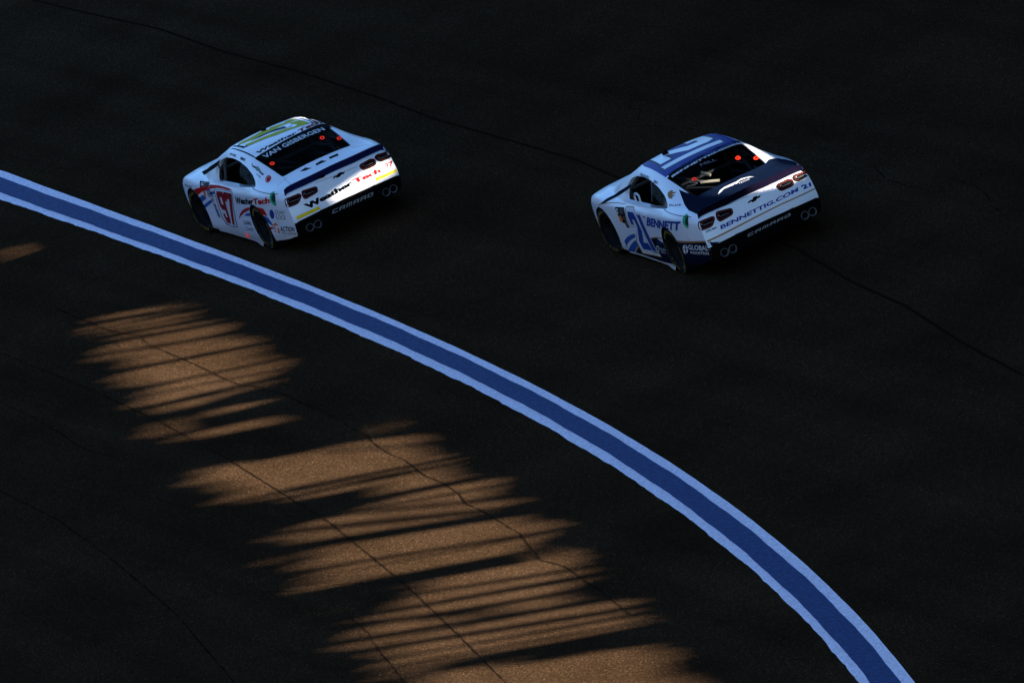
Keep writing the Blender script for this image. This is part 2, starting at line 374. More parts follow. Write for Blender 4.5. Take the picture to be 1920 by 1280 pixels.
def paint_line(name, col, streak):
    m = bpy.data.materials.new(name); m.use_nodes = True; nt = m.node_tree; b = nt.nodes["Principled BSDF"]; L = nt.links.new
    geo = nt.nodes.new("ShaderNodeNewGeometry")
    mp = nt.nodes.new("ShaderNodeMapping"); mp.inputs["Scale"].default_value = (1.2, 9, 1) if streak else (5, 5, 5); L(geo.outputs["Position"], mp.inputs[0])
    n = nt.nodes.new("ShaderNodeTexNoise"); n.inputs["Scale"].default_value = 4; n.inputs["Detail"].default_value = 8; n.inputs["Roughness"].default_value = .7; L(mp.outputs[0], n.inputs["Vector"])
    n2 = nt.nodes.new("ShaderNodeTexNoise"); n2.inputs["Scale"].default_value = 30; n2.inputs["Detail"].default_value = 4; L(geo.outputs["Position"], n2.inputs["Vector"])
    r = nt.nodes.new("ShaderNodeMapRange"); r.inputs[1].default_value = .35; r.inputs[2].default_value = .62; r.inputs[3].default_value = .50 if streak else .80; r.inputs[4].default_value = 1.05; L(n.outputs[0], r.inputs[0])
    r2 = nt.nodes.new("ShaderNodeMapRange"); r2.inputs[1].default_value = .35; r2.inputs[2].default_value = .6; r2.inputs[3].default_value = .82; r2.inputs[4].default_value = 1.05; L(n2.outputs[0], r2.inputs[0])
    k = nt.nodes.new("ShaderNodeMath"); k.operation = 'MULTIPLY'; L(r.outputs[0], k.inputs[0]); L(r2.outputs[0], k.inputs[1])
    vm = nt.nodes.new("ShaderNodeVectorMath"); vm.operation = 'SCALE'; vm.inputs[0].default_value = col; L(k.outputs[0], vm.inputs["Scale"]); L(vm.outputs[0], b.inputs["Base Color"])
    b.inputs["Roughness"].default_value = .7; b.inputs["Specular IOR Level"].default_value = .05
    bp = nt.nodes.new("ShaderNodeBump"); bp.inputs["Strength"].default_value = .25; bp.inputs["Distance"].default_value = .01; L(n2.outputs[0], bp.inputs["Height"]); L(bp.outputs[0], b.inputs["Normal"])
    return m
GZ = -.02      # road level
bm = bmesh.new(); S_ = 1200; vs = [bm.verts.new(p) for p in ((-S_, -S_, GZ), (S_, -S_, GZ), (S_, S_, GZ), (-S_, S_, GZ))]; bm.faces.new(vs)
tag(link("race_track", bm_mesh(bm, "race_track"), m=asphalt()), None, None, kind='structure')
KC = (12.0, 244.0)
KP = {
 'UP': [4.05763e-05, 0.002977, 0.0238626, -0.0239662, 243.009],
 'WB': [4.74211e-05, 0.00290448, 0.0217822, -0.0306111, 242.891],
 'BW': [6.43779e-05, 0.00299863, 0.0199608, -0.0397093, 242.611],
 'LO': [-2.66701e-05, 0.00172911, 0.0166245, -0.0324161, 242.491],
}
def krad(n, a):
    t = min(max(a, -101.7), -90.2) + 93; c = KP[n]; r = 0
    for k in c: r = r * t + k
    return r
def edge_wob(n, a):
    s = {'UP': 1.3, 'WB': 2.7, 'BW': 4.1, 'LO': 5.9}[n]
    amp = {'UP': .002, 'WB': .005, 'BW': .005, 'LO': .006}[n]
    return amp * (math.sin(a*7.1 + s) + .6*math.sin(a*17.3 + 2*s) + .35*math.sin(a*41 + 3*s))
def strip(n0, n1, z, mt, name, z_edge=0.0):
    bm = bmesh.new(); prev = None; a = -128.0
    while a < -66:
        ca, sa = math.cos(R(a)), math.sin(R(a)); r0 = krad(n0, a) + edge_wob(n0, a); r1 = krad(n1, a) + edge_wob(n1, a)
        jag = .012*random.random() if n1 == 'LO' else 0
        cur = [bm.verts.new((KC[0] + ca*r0, KC[1] + sa*r0, z)), bm.verts.new((KC[0] + ca*(r1 + jag), KC[1] + sa*(r1 + jag), z))]
        if prev: bm.faces.new((prev[0], prev[1], cur[1], cur[0]))
        prev = cur; a += .04 if -103 < a < -89 else .5
    bmesh.ops.recalc_face_normals(bm, faces=bm.faces)
    return tag(link(name, bm_mesh(bm, name), m=mt), None, None, kind='structure')
PW = paint_line("white_line_paint", (0.88, 0.77, 0.86), False); PB = paint_line("blue_line_paint", (0.027, 0.056, 0.175), True)
strip('UP', 'LO', GZ + .004, PW, "white_track_line"); strip('WB', 'BW', GZ + .008, PB, "blue_track_line")
LINES = [
  (0.045, [(1.808, 4.726), (0.129, 4.803), (-3.95, 4.987), (-8.064, 5.228), (-11.878, 5.568), (-17.561, 6.172), (-22.276, 6.873), (-25.468, 7.413), (-29.029, 8.045), (-31.22, 8.459)]),
  (0.05, [(-5.902, 7.437), (-7.76, 7.596), (-10.827, 7.789), (-13.827, 8.142), (-18.439, 8.792), (-23.118, 9.666), (-25.08, 10.092)]),
  (0.045, [(1.35, 3.509), (0.43, 3.581), (-0.357, 3.607), (-1.47, 3.667), (-2.193, 3.632), (-2.673, 3.577), (-3.424, 3.715), (-4.828, 3.791), (-6.347, 3.889), (-6.762, 3.918), (-7.492, 3.98), (-8.197, 3.992), (-8.625, 3.945), (-9.931, 3.938), (-11.04, 4.027), (-11.477, 4.028), (-12.598, 4.127), (-13.103, 4.196), (-14.032, 4.267), (-14.52, 4.372), (-15.455, 4.488), (-16.165, 4.52), (-17.362, 4.702), (-18.202, 4.748), (-19.105, 4.86), (-19.814, 5.018), (-20.382, 5.042), (-21.766, 5.192), (-22.45, 5.265), (-23.137, 5.419), (-24.188, 5.64), (-24.909, 5.617), (-25.573, 5.688), (-26.174, 5.774), (-27.009, 5.878), (-28.544, 6.113)]),
  (0.04, [(-2.762, 5.827), (-3.647, 5.888), (-4.524, 5.931), (-5.457, 6.03), (-6.321, 6.09), (-7.257, 6.219), (-7.893, 6.241), (-8.884, 6.229)]),
  (0.03, [(-17.483, 8.678), (-18.218, 8.317), (-19.125, 7.946), (-20.155, 7.626), (-20.463, 7.429), (-20.858, 7.227), (-21.475, 7.033), (-22.089, 6.84)]),
  (0.04, [(-21.975, 7.691), (-22.722, 7.82), (-23.708, 7.964), (-24.325, 8.123), (-25.36, 8.328), (-26.863, 8.639)]),
  (0.1, [(22.135, -3.555), (19.727, -3.54), (15.946, -3.564), (12.411, -3.364), (8.863, -3.308), (5.15, -3.152), (1.848, -2.941), (-1.258, -2.864), (-4.314, -2.777), (-6.213, -2.616), (-9.909, -2.389), (-14.975, -1.964), (-17.892, -1.561), (-20.339, -1.336), (-23.239, -0.897), (-26.294, -0.524)]),
  (0.04, [(-2.535, -4.178), (-2.274, -4.5), (-2.824, -4.235), (-3.113, -4.292), (-3.966, -3.905), (-4.67, -4.007), (-4.985, -3.923), (-5.472, -4.111), (-6.337, -4.1)]),
  (0.03, [(-8.089, -4.232), (-8.662, -4.419), (-8.968, -4.715), (-9.554, -4.597), (-10.031, -4.567)]),
  (0.04, [(-11.146, -3.807), (-11.778, -3.794), (-12.029, -4.023), (-12.392, -4.204), (-13.309, -3.984), (-13.985, -3.947), (-14.256, -3.915), (-14.593, -4.02), (-15.099, -4.3), (-15.949, -4.265), (-16.618, -4.142), (-17.29, -3.935), (-18.147, -3.769)]),
]
CR = mat("crack_filler", (0.0125, 0.0075, 0.0045), 1.0, spec=0.0)
bm = bmesh.new()
for w, pts in LINES:
    P = []
    for (x0, y0), (x1, y1) in zip(pts, pts[1:]):
        n = max(2, int(math.hypot(x1-x0, y1-y0) / .15))
        for i in range(n): t = i/n; P.append((x0+(x1-x0)*t, y0+(y1-y0)*t))
    P.append(pts[-1]); jit = .014 if w < .045 else (.006 if w < .09 else .002); prev = None
    P = [(x + random.uniform(-jit, jit), y + random.uniform(-jit, jit)*.6) for x, y in P]
    for i, (x, y) in enumerate(P):
        a = P[max(i-1, 0)]; b = P[min(i+1, len(P)-1)]; dx, dy = b[0]-a[0], b[1]-a[1]; l = math.hypot(dx, dy); hw = w*.24*(random.uniform(.25, 1.3) if w < .09 else random.uniform(.8, 1.1))
        cur = [bm.verts.new((x - dy/l*hw, y + dx/l*hw, GZ + .003)), bm.verts.new((x + dy/l*hw, y - dx/l*hw, GZ + .003))]
        if prev: bm.faces.new((prev[0], prev[1], cur[1], cur[0]))
        prev = cur
bmesh.ops.recalc_face_normals(bm, faces=bm.faces)
tag(link("track_seams", bm_mesh(bm, "track_seams"), m=CR), None, None, kind='structure')

# ---------------------------------------------------------------- the grandstand outside the bend, unseen: its gaps are shaped to place the sunlight
CONC = mat("stand_concrete", (0.10, 0.095, 0.09), .9, var=.25, scale=1.5); STL = mat("stand_steel", (0.06, 0.06, 0.065), .6, var=.2); CLO = mat("occluder_dark", (0.012, 0.013, 0.018), .8, var=.3)
G0 = Vector((-40, -9, 0)); GU = Vector((1, -.1, 0)).normalized(); GN = Vector((-GU.y, GU.x, 0))
stand = empty("occluder", G0, math.atan2(GU.y, GU.x)); tag(stand, "long dark grandstand outside the bend, unseen, its gaps shaped to cast sun streaks", "occluder")
def sbox(name, t0, t1, n0, n1, z0, z1, mt):
    bm = bmesh.new(); bm_box(bm, (t0, n0, z0), (t1, n1, z1)); return link(name, bm_mesh(bm, name), stand, mt)
def spoly(name, pts, n0, n1, mt):
    """flat outline in (along, up) given a real thickness"""
    bm = bmesh.new(); A = [bm.verts.new((t, n0, z)) for t, z in pts]; B = [bm.verts.new((t, n1, z)) for t, z in pts]
    bm.faces.new(A); bm.faces.new(B[::-1]); n = len(pts)
    for k in range(n): bm.faces.new((A[k], B[k], B[(k+1) % n], A[(k+1) % n]))
    bmesh.ops.recalc_face_normals(bm, faces=bm.faces); bmesh.ops.triangulate(bm, faces=bm.faces)
    return link(name, bm_mesh(bm, name), stand, mt)
# the slit: edges and fillings drawn to give the bright band and dark streaks
LOW = [(-15.94,5.74),(-15.01,5.71),(-13.32,5.65),(-11.36,5.6),(-10.26,5.58),(-9.34,5.71),(-8.51,5.56),(-7.16,5.49),(-5.66,5.55),(-4.56,5.41),(-3.59,5.44),(-2.44,5.41),(-0.73,5.37),(0.74,5.43),(1.19,5.38),(2.2,5.38),(4.13,5.35),(5.47,5.37),(5.93,5.67),(8.21,5.56),(10.28,5.39),(11.75,5.35),(12.98,5.35),(14.39,5.35),(15.57,5.36),(16.93,5.38)]
TOP = [(-12.45,6.59),(-10.79,6.57),(-9.11,6.51),(-8.8,6.49),(-4.12,6.38),(-2.73,6.33),(0.88,6.29),(2.33,6.23),(3.57,6.2),(6.48,6.14),(8.74,6.02),(9.94,5.99),(11.26,5.95),(12.6,5.91),(13.95,5.87),(14.95,5.82),(15.99,5.77),(16.85,5.75)]
STREAKS = [((16.97,5.75),(16.68,5.56),0.09),((16.31,5.74),(15.78,5.37),0.24),((15.07,5.71),(14.71,5.35),0.14),((14.5,5.73),(14.36,5.37),0.19),((13.6,5.79),(13.19,5.26),0.09),((12.09,5.95),(12.16,5.37),0.18),((10.54,5.8),(10.67,5.51),0.09),((8.93,6.0),(9.24,5.65),0.23),((8.11,5.98),(8.66,5.53),0.22),((3.82,5.67),(3.49,5.39),0.35),((3.3,5.7),(2.54,5.48),0.21),((1.05,5.86),(1.16,5.4),0.17),((0.54,5.89),(0.82,5.42),0.14),((-0.74,5.98),(-0.55,5.41),0.27),((-1.33,6.02),(-2.38,5.42),0.2),((-2.17,6.08),(-3.04,5.47),0.3),((-3.21,6.06),(-3.42,5.48),0.46),((-4.86,6.27),(-5.01,5.51),0.13),((-5.81,6.33),(-6.36,6.08),0.09),((-6.62,6.39),(-6.45,5.76),0.71),((-7.65,6.22),(-7.88,5.54),0.13),((-8.51,6.23),(-8.38,5.55),0.19),((-9.33,6.09),(-9.32,5.71),0.09),((-10.06,6.45),(-10.15,5.58),0.25),((-10.82,6.53),(-10.98,5.57),0.22),((-12.65,6.21),(-12.33,5.61),0.43),((-12.56,6.58),(-13.26,6.18),0.12),((-9.19,6.31),(-9.57,6.11),0.32)]
WEDGES = [[(8.31,5.99),(8.46,5.87),(8.81,5.75),(8.97,5.53),(10.24,5.38),(9.77,5.38),(8.44,5.54),(7.8,5.47),(7.87,5.58),(8.02,5.8),(7.07,5.96),(7.36,6.01)],[(7.36,6.01),(7.46,5.84),(7.87,5.58),(6.93,5.6),(6.04,5.66),(6.67,5.73),(6.56,5.9),(6.41,6.03)],[(6.26,6.16),(5.9,5.95),(6.0,5.78),(5.89,5.66),(5.71,5.33),(3.97,5.45),(3.61,5.76),(3.52,5.99),(4.09,6.18)],[(1.33,6.32),(1.02,6.25),(0.18,5.99),(0.33,5.71),(-0.93,5.8),(-1.5,6.11),(-2.21,6.33),(-1.24,6.43)],[(-2.53,6.31),(-2.75,6.2),(-3.96,6.22),(-4.22,6.35)],[(-8.9,5.72),(-8.53,5.61),(-9.38,5.55),(-10.44,5.58),(-9.89,5.72)],[(-6.29,6.37),(-6.77,6.22),(-7.05,6.02),(-7.68,6.17),(-8.58,6.31),(-8.23,6.5)],[(-12.57,6.2),(-12.29,5.97),(-12.56,5.7),(-12.36,5.6),(-13.42,5.73),(-13.18,5.99),(-13.21,6.16)]]
PATCH = [(22.41,5.7),(23.99,5.6),(22.67,5.49),(22.26,5.58)]
G1LO = [(19.24,5.12),(19.82,4.91),(20.68,4.74),(21.08,4.66)]
G1UP = [(19.25,5.19),(19.82,5.12),(20.42,5.04),(20.89,4.92),(21.22,4.82)]
G2LO = [(11.32,4.53),(12.0,4.22),(12.48,4.04),(12.98,3.92),(13.46,4.09),(14.25,4.33)]
G2UP = [(11.62,4.63),(12.59,4.61),(13.41,4.52),(14.06,4.47),(14.59,4.49)]
def interp(tab, t):
    if t <= tab[0][0]: return tab[0][1]
    for (a, za), (b, zb) in zip(tab, tab[1:]):
        if a <= t <= b: return za + (zb - za)*(t - a)/(b - a)
    return tab[-1][1]
def slit(t):
    if t < 16.95: return interp(LOW, t) + (.05 if t < -12.5 else 0) + .03*math.sin(t*3.3 + 1) + .012*math.sin(t*11), interp(TOP, t) + .05*math.sin(t*2.9) + .03*math.sin(t*7.7) + .01
    if 22.25 < t < 24.1: return 5.52, 5.67
    return 5.6, 5.6
def gap(t):
    for lo, up in ((G1LO, G1UP), (G2LO, G2UP)):
        if max(lo[0][0], up[0][0]) < t < min(lo[-1][0], up[-1][0]):
            zl, zu = interp(lo, t), interp(up, t)
            if zu > zl: return zl, zu
    return None
N_ = 0; t = -60.0; lowers = []; edges = []
while t < 60: edges.append(t); t += .12 if -20 < t < 31 else 4.0
edges.append(60.0)
bw, bt = bmesh.new(), bmesh.new()
for a, b in zip(edges, edges[1:]):
    m_ = (a + b)/2; (lo, up), g = slit(m_), gap(m_)
    if g: bm_box(bw, (a, -.3, 0), (b, 0, g[0])); bm_box(bw, (a, -.3, g[1]), (b, 0, lo))
    else: bm_box(bw, (a, -.3, 0), (b, 0, lo))
    bm_box(bt, (a, -.3, up), (b, 0, 60))  # built very tall to cut the sky light
link("wall", bm_mesh(bw, "wall"), stand, CONC); link("sky_screen", bm_mesh(bt, "sky_screen"), stand, CONC)
for i in range(31): sbox("pier", -60 + i*4 - .2, -60 + i*4 + .2, .02, .30, 7.0, 58, STL)      # piers and ledges on the track face
for i in range(6): sbox("ledge", -60, 60, .32, .60, 9 + i*9, 9.5 + i*9, CONC)
sbox("roof", -60, 60, -14, -.35, 59.6, 60, CONC)
for A_, B_, w in STREAKS:  # bars added where dark streaks should fall on the track
    w = max(w, .10)*1.05; (ta, za), (tb, zb) = A_, B_; k = (ta - tb)/(za - zb); za += .25; ta += .25*k; zb -= .12; tb -= .12*k
    spoly("shade_post", [(ta - w/2, za), (tb - w/2, zb), (tb + w/2, zb), (ta + w/2, za)], -.24, -.18, STL)
# slats added in the two gaps to dim the sun on the car tails
for lo_, up_, frac in ((G1LO, G1UP, .74), (G2LO, G2UP, .60)):
    t0 = max(lo_[0][0], up_[0][0]); t1 = min(lo_[-1][0], up_[-1][0]); k = t0
    while k < t1:
        zl, zu = interp(lo_, k), interp(up_, k)
        if zu > zl: sbox("dimming_slat", k, k + .08*frac, -.180, -.177, zl - .25, zu + .25, STL)
        k += .08
rr = random.Random(11)
for i in range(26):  # thin bars added at random for more shade streaks
    t0 = rr.uniform(-15, 16.5); w = rr.uniform(.05, .11); lo, up = slit(t0); h0 = rr.uniform(0, .5); k = rr.uniform(-.8, .8)
    za, zb = up + .1 - h0*(up - lo)*(i % 2), lo - .1 + h0*(up - lo)*((i + 1) % 2)
    spoly("shade_post", [(t0 - w/2 + k*.3, za), (t0 - w/2 - k*.2, zb), (t0 + w/2 - k*.2, zb), (t0 + w/2 + k*.3, za)], -.08, -.04, STL)
for P in WEDGES: spoly("shade_panel", P, -.16, -.10, CLO)  # panels cut to the outline of the dark wedges they cast
# unseen mass added inside the bend to keep sky light off the cars
inner = empty("occluder", (-2, 34, 0), 0); tag(inner, "dark grandstand added unseen on the infield side to block sky light", "occluder")
bm = bmesh.new()
for i in range(16): bm_box(bm, (-93, i*1.5, 0), (95, i*1.5 + 1.5, 1.2 + i*1.9))
bm_box(bm, (-93, 24, 0), (95, 25, 40)); link("occluder_tiers", bm_mesh(bm, "occluder_tiers"), inner, CLO)
bm = bmesh.new(); bm_box(bm, (-93, 4, 39.5), (95, 25.5, 40.4)); link("roof", bm_mesh(bm, "roof"), inner, STL)
for i in range(9): 
    bm = bmesh.new(); bm_tube(bm, [(-106 + i*24.5, 6, 0), (-106 + i*24.5, 6, 39.6)], .3, 10); link("shade_post", bm_mesh(bm, "shade_post", 40), inner, STL)

# ---------------------------------------------------------------- dark hills added unseen to keep bright sky out of reflections
bm = bmesh.new(); prev = None; random.seed(3)
for i in range(121):
    a = R(-75 + 150*i/120); h = 58 + 9*math.sin(i*.21) + 5*math.sin(i*.57 + 1) + 3*random.random()
    cur = [bm.verts.new((240*math.cos(a), 240*math.sin(a), GZ - 1)), bm.verts.new((290*math.cos(a), 290*math.sin(a), h*.6)), bm.verts.new((340*math.cos(a), 340*math.sin(a), h)), bm.verts.new((420*math.cos(a), 420*math.sin(a), GZ - 1))]
    if prev:
        for j in range(3): bm.faces.new((prev[j], cur[j], cur[j+1], prev[j+1]))
    prev = cur
bmesh.ops.recalc_face_normals(bm, faces=bm.faces)
tag(link("horizon_blocker", bm_mesh(bm, "horizon_blocker", 60), m=mat("horizon_blocker_dark", (0.008, 0.011, 0.007), .95, spec=0, var=.4, scale=.08)), None, None, kind='structure')
random.seed(7)

# ---------------------------------------------------------------- wheels
def tyre_mesh():
    bm = bmesh.new(); prof = [(r if r < .3 else r - .010*(r - .3)/.055, y) for r, y in [(.205,.10),(.225,.125),(.255,.142),(.30,.148),(.328,.140),(.346,.118),(.353,.08),(.355,0),(.353,-.08),(.346,-.118),(.328,-.14),(.30,-.148),(.255,-.142),(.225,-.125),(.205,-.10)]]
    n = 56; rings = []
    for k in range(n):
        a = 2*math.pi*k/n; rings.append([bm.verts.new((r*math.cos(a), y, r*math.sin(a))) for r, y in prof])
    for k in range(n):
        A, B = rings[k], rings[(k+1) % n]
        for i in range(len(prof)-1): bm.faces.new((A[i], A[i+1], B[i+1], B[i]))
        bm.faces.new((A[-1], A[0], B[0], B[-1]))
    bmesh.ops.recalc_face_normals(bm, faces=bm.faces); return bm_mesh(bm, "tyre", 50)
def rim_mesh():
    bm = bmesh.new(); prof = [(.206,.10),(.204,.118),(.192,.118),(.186,.06),(.180,.02),(.150,.012),(.140,.03),(.085,.045),(.070,.07),(.035,.075),(.0,.075)]; n = 48; rings = []
    for k in range(n):
        a = 2*math.pi*k/n; rings.append([bm.verts.new((r*math.cos(a), y, r*math.sin(a))) for r, y in prof[:-1]])
    c = bm.verts.new((0, .075, 0))
    for k in range(n):
        A, B = rings[k], rings[(k+1) % n]
        for i in range(len(A)-1): bm.faces.new((A[i], B[i], B[i+1], A[i+1]))
        bm.faces.new((A[-1], B[-1], c))
    for k in range(5):
        a = 2*math.pi*k/5; bmesh.ops.create_cone(bm, cap_ends=True, segments=8, radius1=.014, radius2=.011, depth=.03, matrix=Matrix.Translation((.055*math.cos(a), .088, .055*math.sin(a))) @ Matrix.Rotation(R(90), 4, 'X'))
    for k in range(12):
        a = 2*math.pi*(k+.5)/12; bmesh.ops.create_cone(bm, cap_ends=True, segments=10, radius1=.014, radius2=.014, depth=.012, matrix=Matrix.Translation((.115*math.cos(a), .040, .115*math.sin(a))) @ Matrix.Rotation(R(90), 4, 'X'))
    bmesh.ops.recalc_face_normals(bm, faces=bm.faces); return bm_mesh(bm, "rim", 35)
def tyre_words():
    """yellow words and stripes standing round the outer sidewall"""
    out = []
    for word, a0 in (("GOODYEAR", 90), ("EAGLE", 215), ("GOODYEAR", 325)):
        bm = bmesh.new()
        for i, ch in enumerate(word):
            me = text_mesh(ch, .03); t = bmesh.new(); t.from_mesh(me); bpy.data.meshes.remove(me)
            a = R(a0 + (len(word)-1)*5.2 - i*10.4); w = max(v.co.x for v in t.verts) - min(v.co.x for v in t.verts); x0 = min(v.co.x for v in t.verts)
            for v in t.verts:
                u = (v.co.x - x0 - w/2) * .062; r = .262 + v.co.y * .050; aa = a - u / .29
                v.co = (-r*math.cos(aa), .1500, r*math.sin(aa))
            tm = bpy.data.meshes.new("x"); t.to_mesh(tm); t.free(); bm.from_mesh(tm); bpy.data.meshes.remove(tm)
        out.append(("lettering", bm_mesh(bm, "lettering")))
    for arc0, arc1 in ((20, 42), (148, 178), (262, 290)):
        bm = bmesh.new(); prev = None
        for k in range(9):
            a = R(arc0 + (arc1-arc0)*k/8); cur = [bm.verts.new((-r*math.cos(a), .1490, r*math.sin(a))) for r in (.304, .312)]
            if prev: bm.faces.new((prev[0], prev[1], cur[1], cur[0]))
            prev = cur
        out.append(("tyre_stripe", bm_mesh(bm, "tyre_stripe")))
    for n_, me in out: me.materials.append(M['tyreyellow'])
    return out
TY, RI, TW = tyre_mesh(), rim_mesh(), tyre_words()
TY.materials.append(M['rubber']); RI.materials.append(M['rim'])
def wheels(root):
    for x, s, steer, roll in ((RA, 1, 0, 14), (RA, -1, 0, 77), (FA, 1, 6, 40), (FA, -1, 6, 150)):
        e = empty("wheel"); e.parent = root; e.location = (x, s*.812, .325); e.rotation_euler = (0, R(roll) , R(steer) + (0 if s > 0 else math.pi))
        e.rotation_mode = 'XYZ'
        for nm, me in [("tyre", TY), ("rim", RI)] + TW: link(nm, me, e)
# ---------------------------------------------------------------- shared car parts
def skin_patch(poly, plane, lift, grid=.06):
    return curve_mesh([poly])
def inside(root, k):
    bm = bmesh.new()
    y = .50
    for s in (1, -1):
        bm_tube(bm, [(.62, s*.74, .45), (.60, s*.70, .92), (.22, s*.52, 1.19), (-.55, s*.52, 1.20), (-.62, s*.62, .95), (-.62, s*.74, .45)], .022)
        bm_tube(bm, [(-.60, s*.50, 1.16), (-1.10, s*.46, .98), (-1.75, s*.42, .70)], .022)
        for z in (.42, .56, .70): bm_tube(bm, [(.62, s*.74, z), (0, s*.80, z), (-.62, s*.74, z)], .020)
    bm_tube(bm, [(.22, -.52, 1.19), (.22, .52, 1.19)], .022); bm_tube(bm, [(-.55, -.52, 1.20), (-.55, .52, 1.20)], .022); bm_tube(bm, [(-.60, -.62, .95), (-.60, .62, .95)], .02)
    bm_tube(bm, [(-.58, .52, 1.17), (-.64, -.62, .45)], .020); bm_tube(bm, [(-1.74, .42, .72), (-1.74, -.42, .72)], .02); bm_tube(bm, [(-.62, .45, .95), (-1.74, -.40, .72)], .018)
    bm_tube(bm, [(.60, -.70, .92), (.60, .70, .92)], .02)
    link("roll_cage", bm_mesh(bm, "roll_cage", 40), root, M['cagegrey'] if k == 1 else M['cagegrey'])
    # driver's seat with wings, head surround and shelf
    bm = bmesh.new()
    def pad(P, w, d):
        prev = None
        for (x, z), ww, dd in zip(P, w, d):
            cur = [bm.verts.new((x, .36 + ww, z)), bm.verts.new((x, .36 - ww, z)), bm.verts.new((x - dd, .36 - ww, z + .01)), bm.verts.new((x - dd, .36 + ww, z + .01))]
            if prev:
                for i in range(4): bm.faces.new((prev[i], prev[(i+1) % 4], cur[(i+1) % 4], cur[i]))
            else: bm.faces.new(cur[::-1])
            prev = cur
        bm.faces.new(prev)
    pad([(.16,.36),(-.20,.34),(-.24,.50),(-.30,.75),(-.36,.92),(-.39,1.04),(-.39,1.10)], [.22,.24,.25,.24,.17,.15,.12], [.03,.05,.07,.08,.09,.10,.08])
    for s in (1, -1): bm_box(bm, (-.36, .36 + s*.20 - .02, .86), (-.14, .36 + s*.20 + .02, 1.03)); bm_box(bm, (-.30, .36 + s*.26 - .02, .36), (.10, .36 + s*.26 + .02, .55))
    link("seat", bm_mesh(bm, "seat", 40), root, M['satin'])
    bm = bmesh.new(); bm_tube(bm, [(.30 + .04*math.sin(a), .36 + .17*math.cos(a), .82 + .16*math.sin(a)) for a in [2*math.pi*i/24 for i in range(24)]], .014, closed=True)
    link("steering_wheel", bm_mesh(bm, "steering_wheel", 60), root, M['satin'])
def glazing(root):
    rw = round_poly([(x, y) for x, y in REAR_WIN], .04); link_ = lay("rear_window", root, curve_mesh([rw]), 'T', None, M['glass'], lift=-.012, grid=.08)
    ww = round_poly(FRONT_WIN, .05); lay("windshield", root, curve_mesh([ww]), 'T', None, M['glass'], lift=-.012, grid=.08)
    q = [(-.60,.857),(-1.38,.917),(-1.293,.962),(-1.064,1.026),(-.79,1.086),(-.50,1.125),(-.43,1.13)]
    for pl in 'LR': lay("quarter_window", root, curve_mesh([round_poly(q, .03)]), pl, None, M['glass'], lift=-.012, grid=.08)
def rear_parts(root, k):
    # spoiler blade: a bent strip standing on the tail
    bm = bmesh.new(); prev = None; N = 32
    for i in range(N + 1):
        y = -.79 + 1.58*i/N; u = abs(y)/.79; xb = -2.375 - .05*(1-u*u); h = .108 - .012*u**4
        zb = BVH.ray_cast(Vector((xb, y, 3)), Vector((0, 0, -1)))[0].z - .006
        c = [(xb, zb), (xb - .045, zb + h), (xb - .034, zb + h + .002), (xb + .012, zb)]
        cur = [bm.verts.new((x, y, z)) for x, z in c]
        if prev:
            for j in range(4): bm.faces.new((prev[j], prev[(j+1) % 4], cur[(j+1) % 4], cur[j]))
        else: bm.faces.new(cur)
        prev = cur
    bm.faces.new(prev[::-1]); bmesh.ops.recalc_face_normals(bm, faces=bm.faces)
    sp = link("spoiler", bm_mesh(bm, "spoiler", 40), root, M['navy'] if k == 1 else M['purple'])
    # lower bumper skin with the diffuser slots
    P = round_poly([(.822,.235),(.822,.42),(.79,.455),(.40,.475),(0,.482),(-.40,.475),(-.79,.46),(-.836,.44),(-.836,.235)], .03)
    bp = lay("rear_bumper", root, curve_mesh([P]), 'B', None, M['satin'], lift=.004, grid=.07, thick=.014)
    bm = bmesh.new()
    for s in (1, -1):
        prev = None
        pts = [(-2.54, s*.50, .20), (-2.53, s*.26, .215), (-2.52, 0, .22)]
    for z, w in ((.452, .44), (.425, .40)):
        pts = [(-2.538 + .05*(abs(y)/.84)**4 , y, z + .022*abs(y)/w if abs(y) > w*.7 else z) for y in [w*(-1 + 2*i/16) for i in range(17)]]
        bm_tube(bm, pts, .006, 6)
    link("bumper_trim", bm_mesh(bm, "bumper_trim", 60), bp, M['steel'])
    for yy in (.655, .535, -.565, -.685):
        bm = bmesh.new(); z0 = .305
        hit = BVH.ray_cast(Vector((-4, yy, z0)), Vector((1, 0, 0)))[0]
        prof = [(.058, 0), (.060, -.030), (.055, -.034), (.048, -.030), (.046, -.004)]; n = 28; rings = []
        for a in range(n):
            t = 2*math.pi*a/n; rings.append([bm.verts.new((hit.x - .018 + dx, yy + r*math.cos(t), z0 + r*math.sin(t))) for r, dx in prof])
        for a in range(n):
            A, B = rings[a], rings[(a+1) % n]
            for j in range(4): bm.faces.new((A[j], A[j+1], B[j+1], B[j]))
        bmesh.ops.recalc_face_normals(bm, faces=bm.faces)
        et = link("exhaust_tip", bm_mesh(bm, "exhaust_tip", 50), root, EXH)
        bm = bmesh.new(); bm.faces.new([bm.verts.new((hit.x - .021, yy + .047*math.cos(2*math.pi*a/n), z0 + .047*math.sin(2*math.pi*a/n))) for a in range(n)])
        link("exhaust_bore", bm_mesh(bm, "exhaust_bore"), et, M['well'])
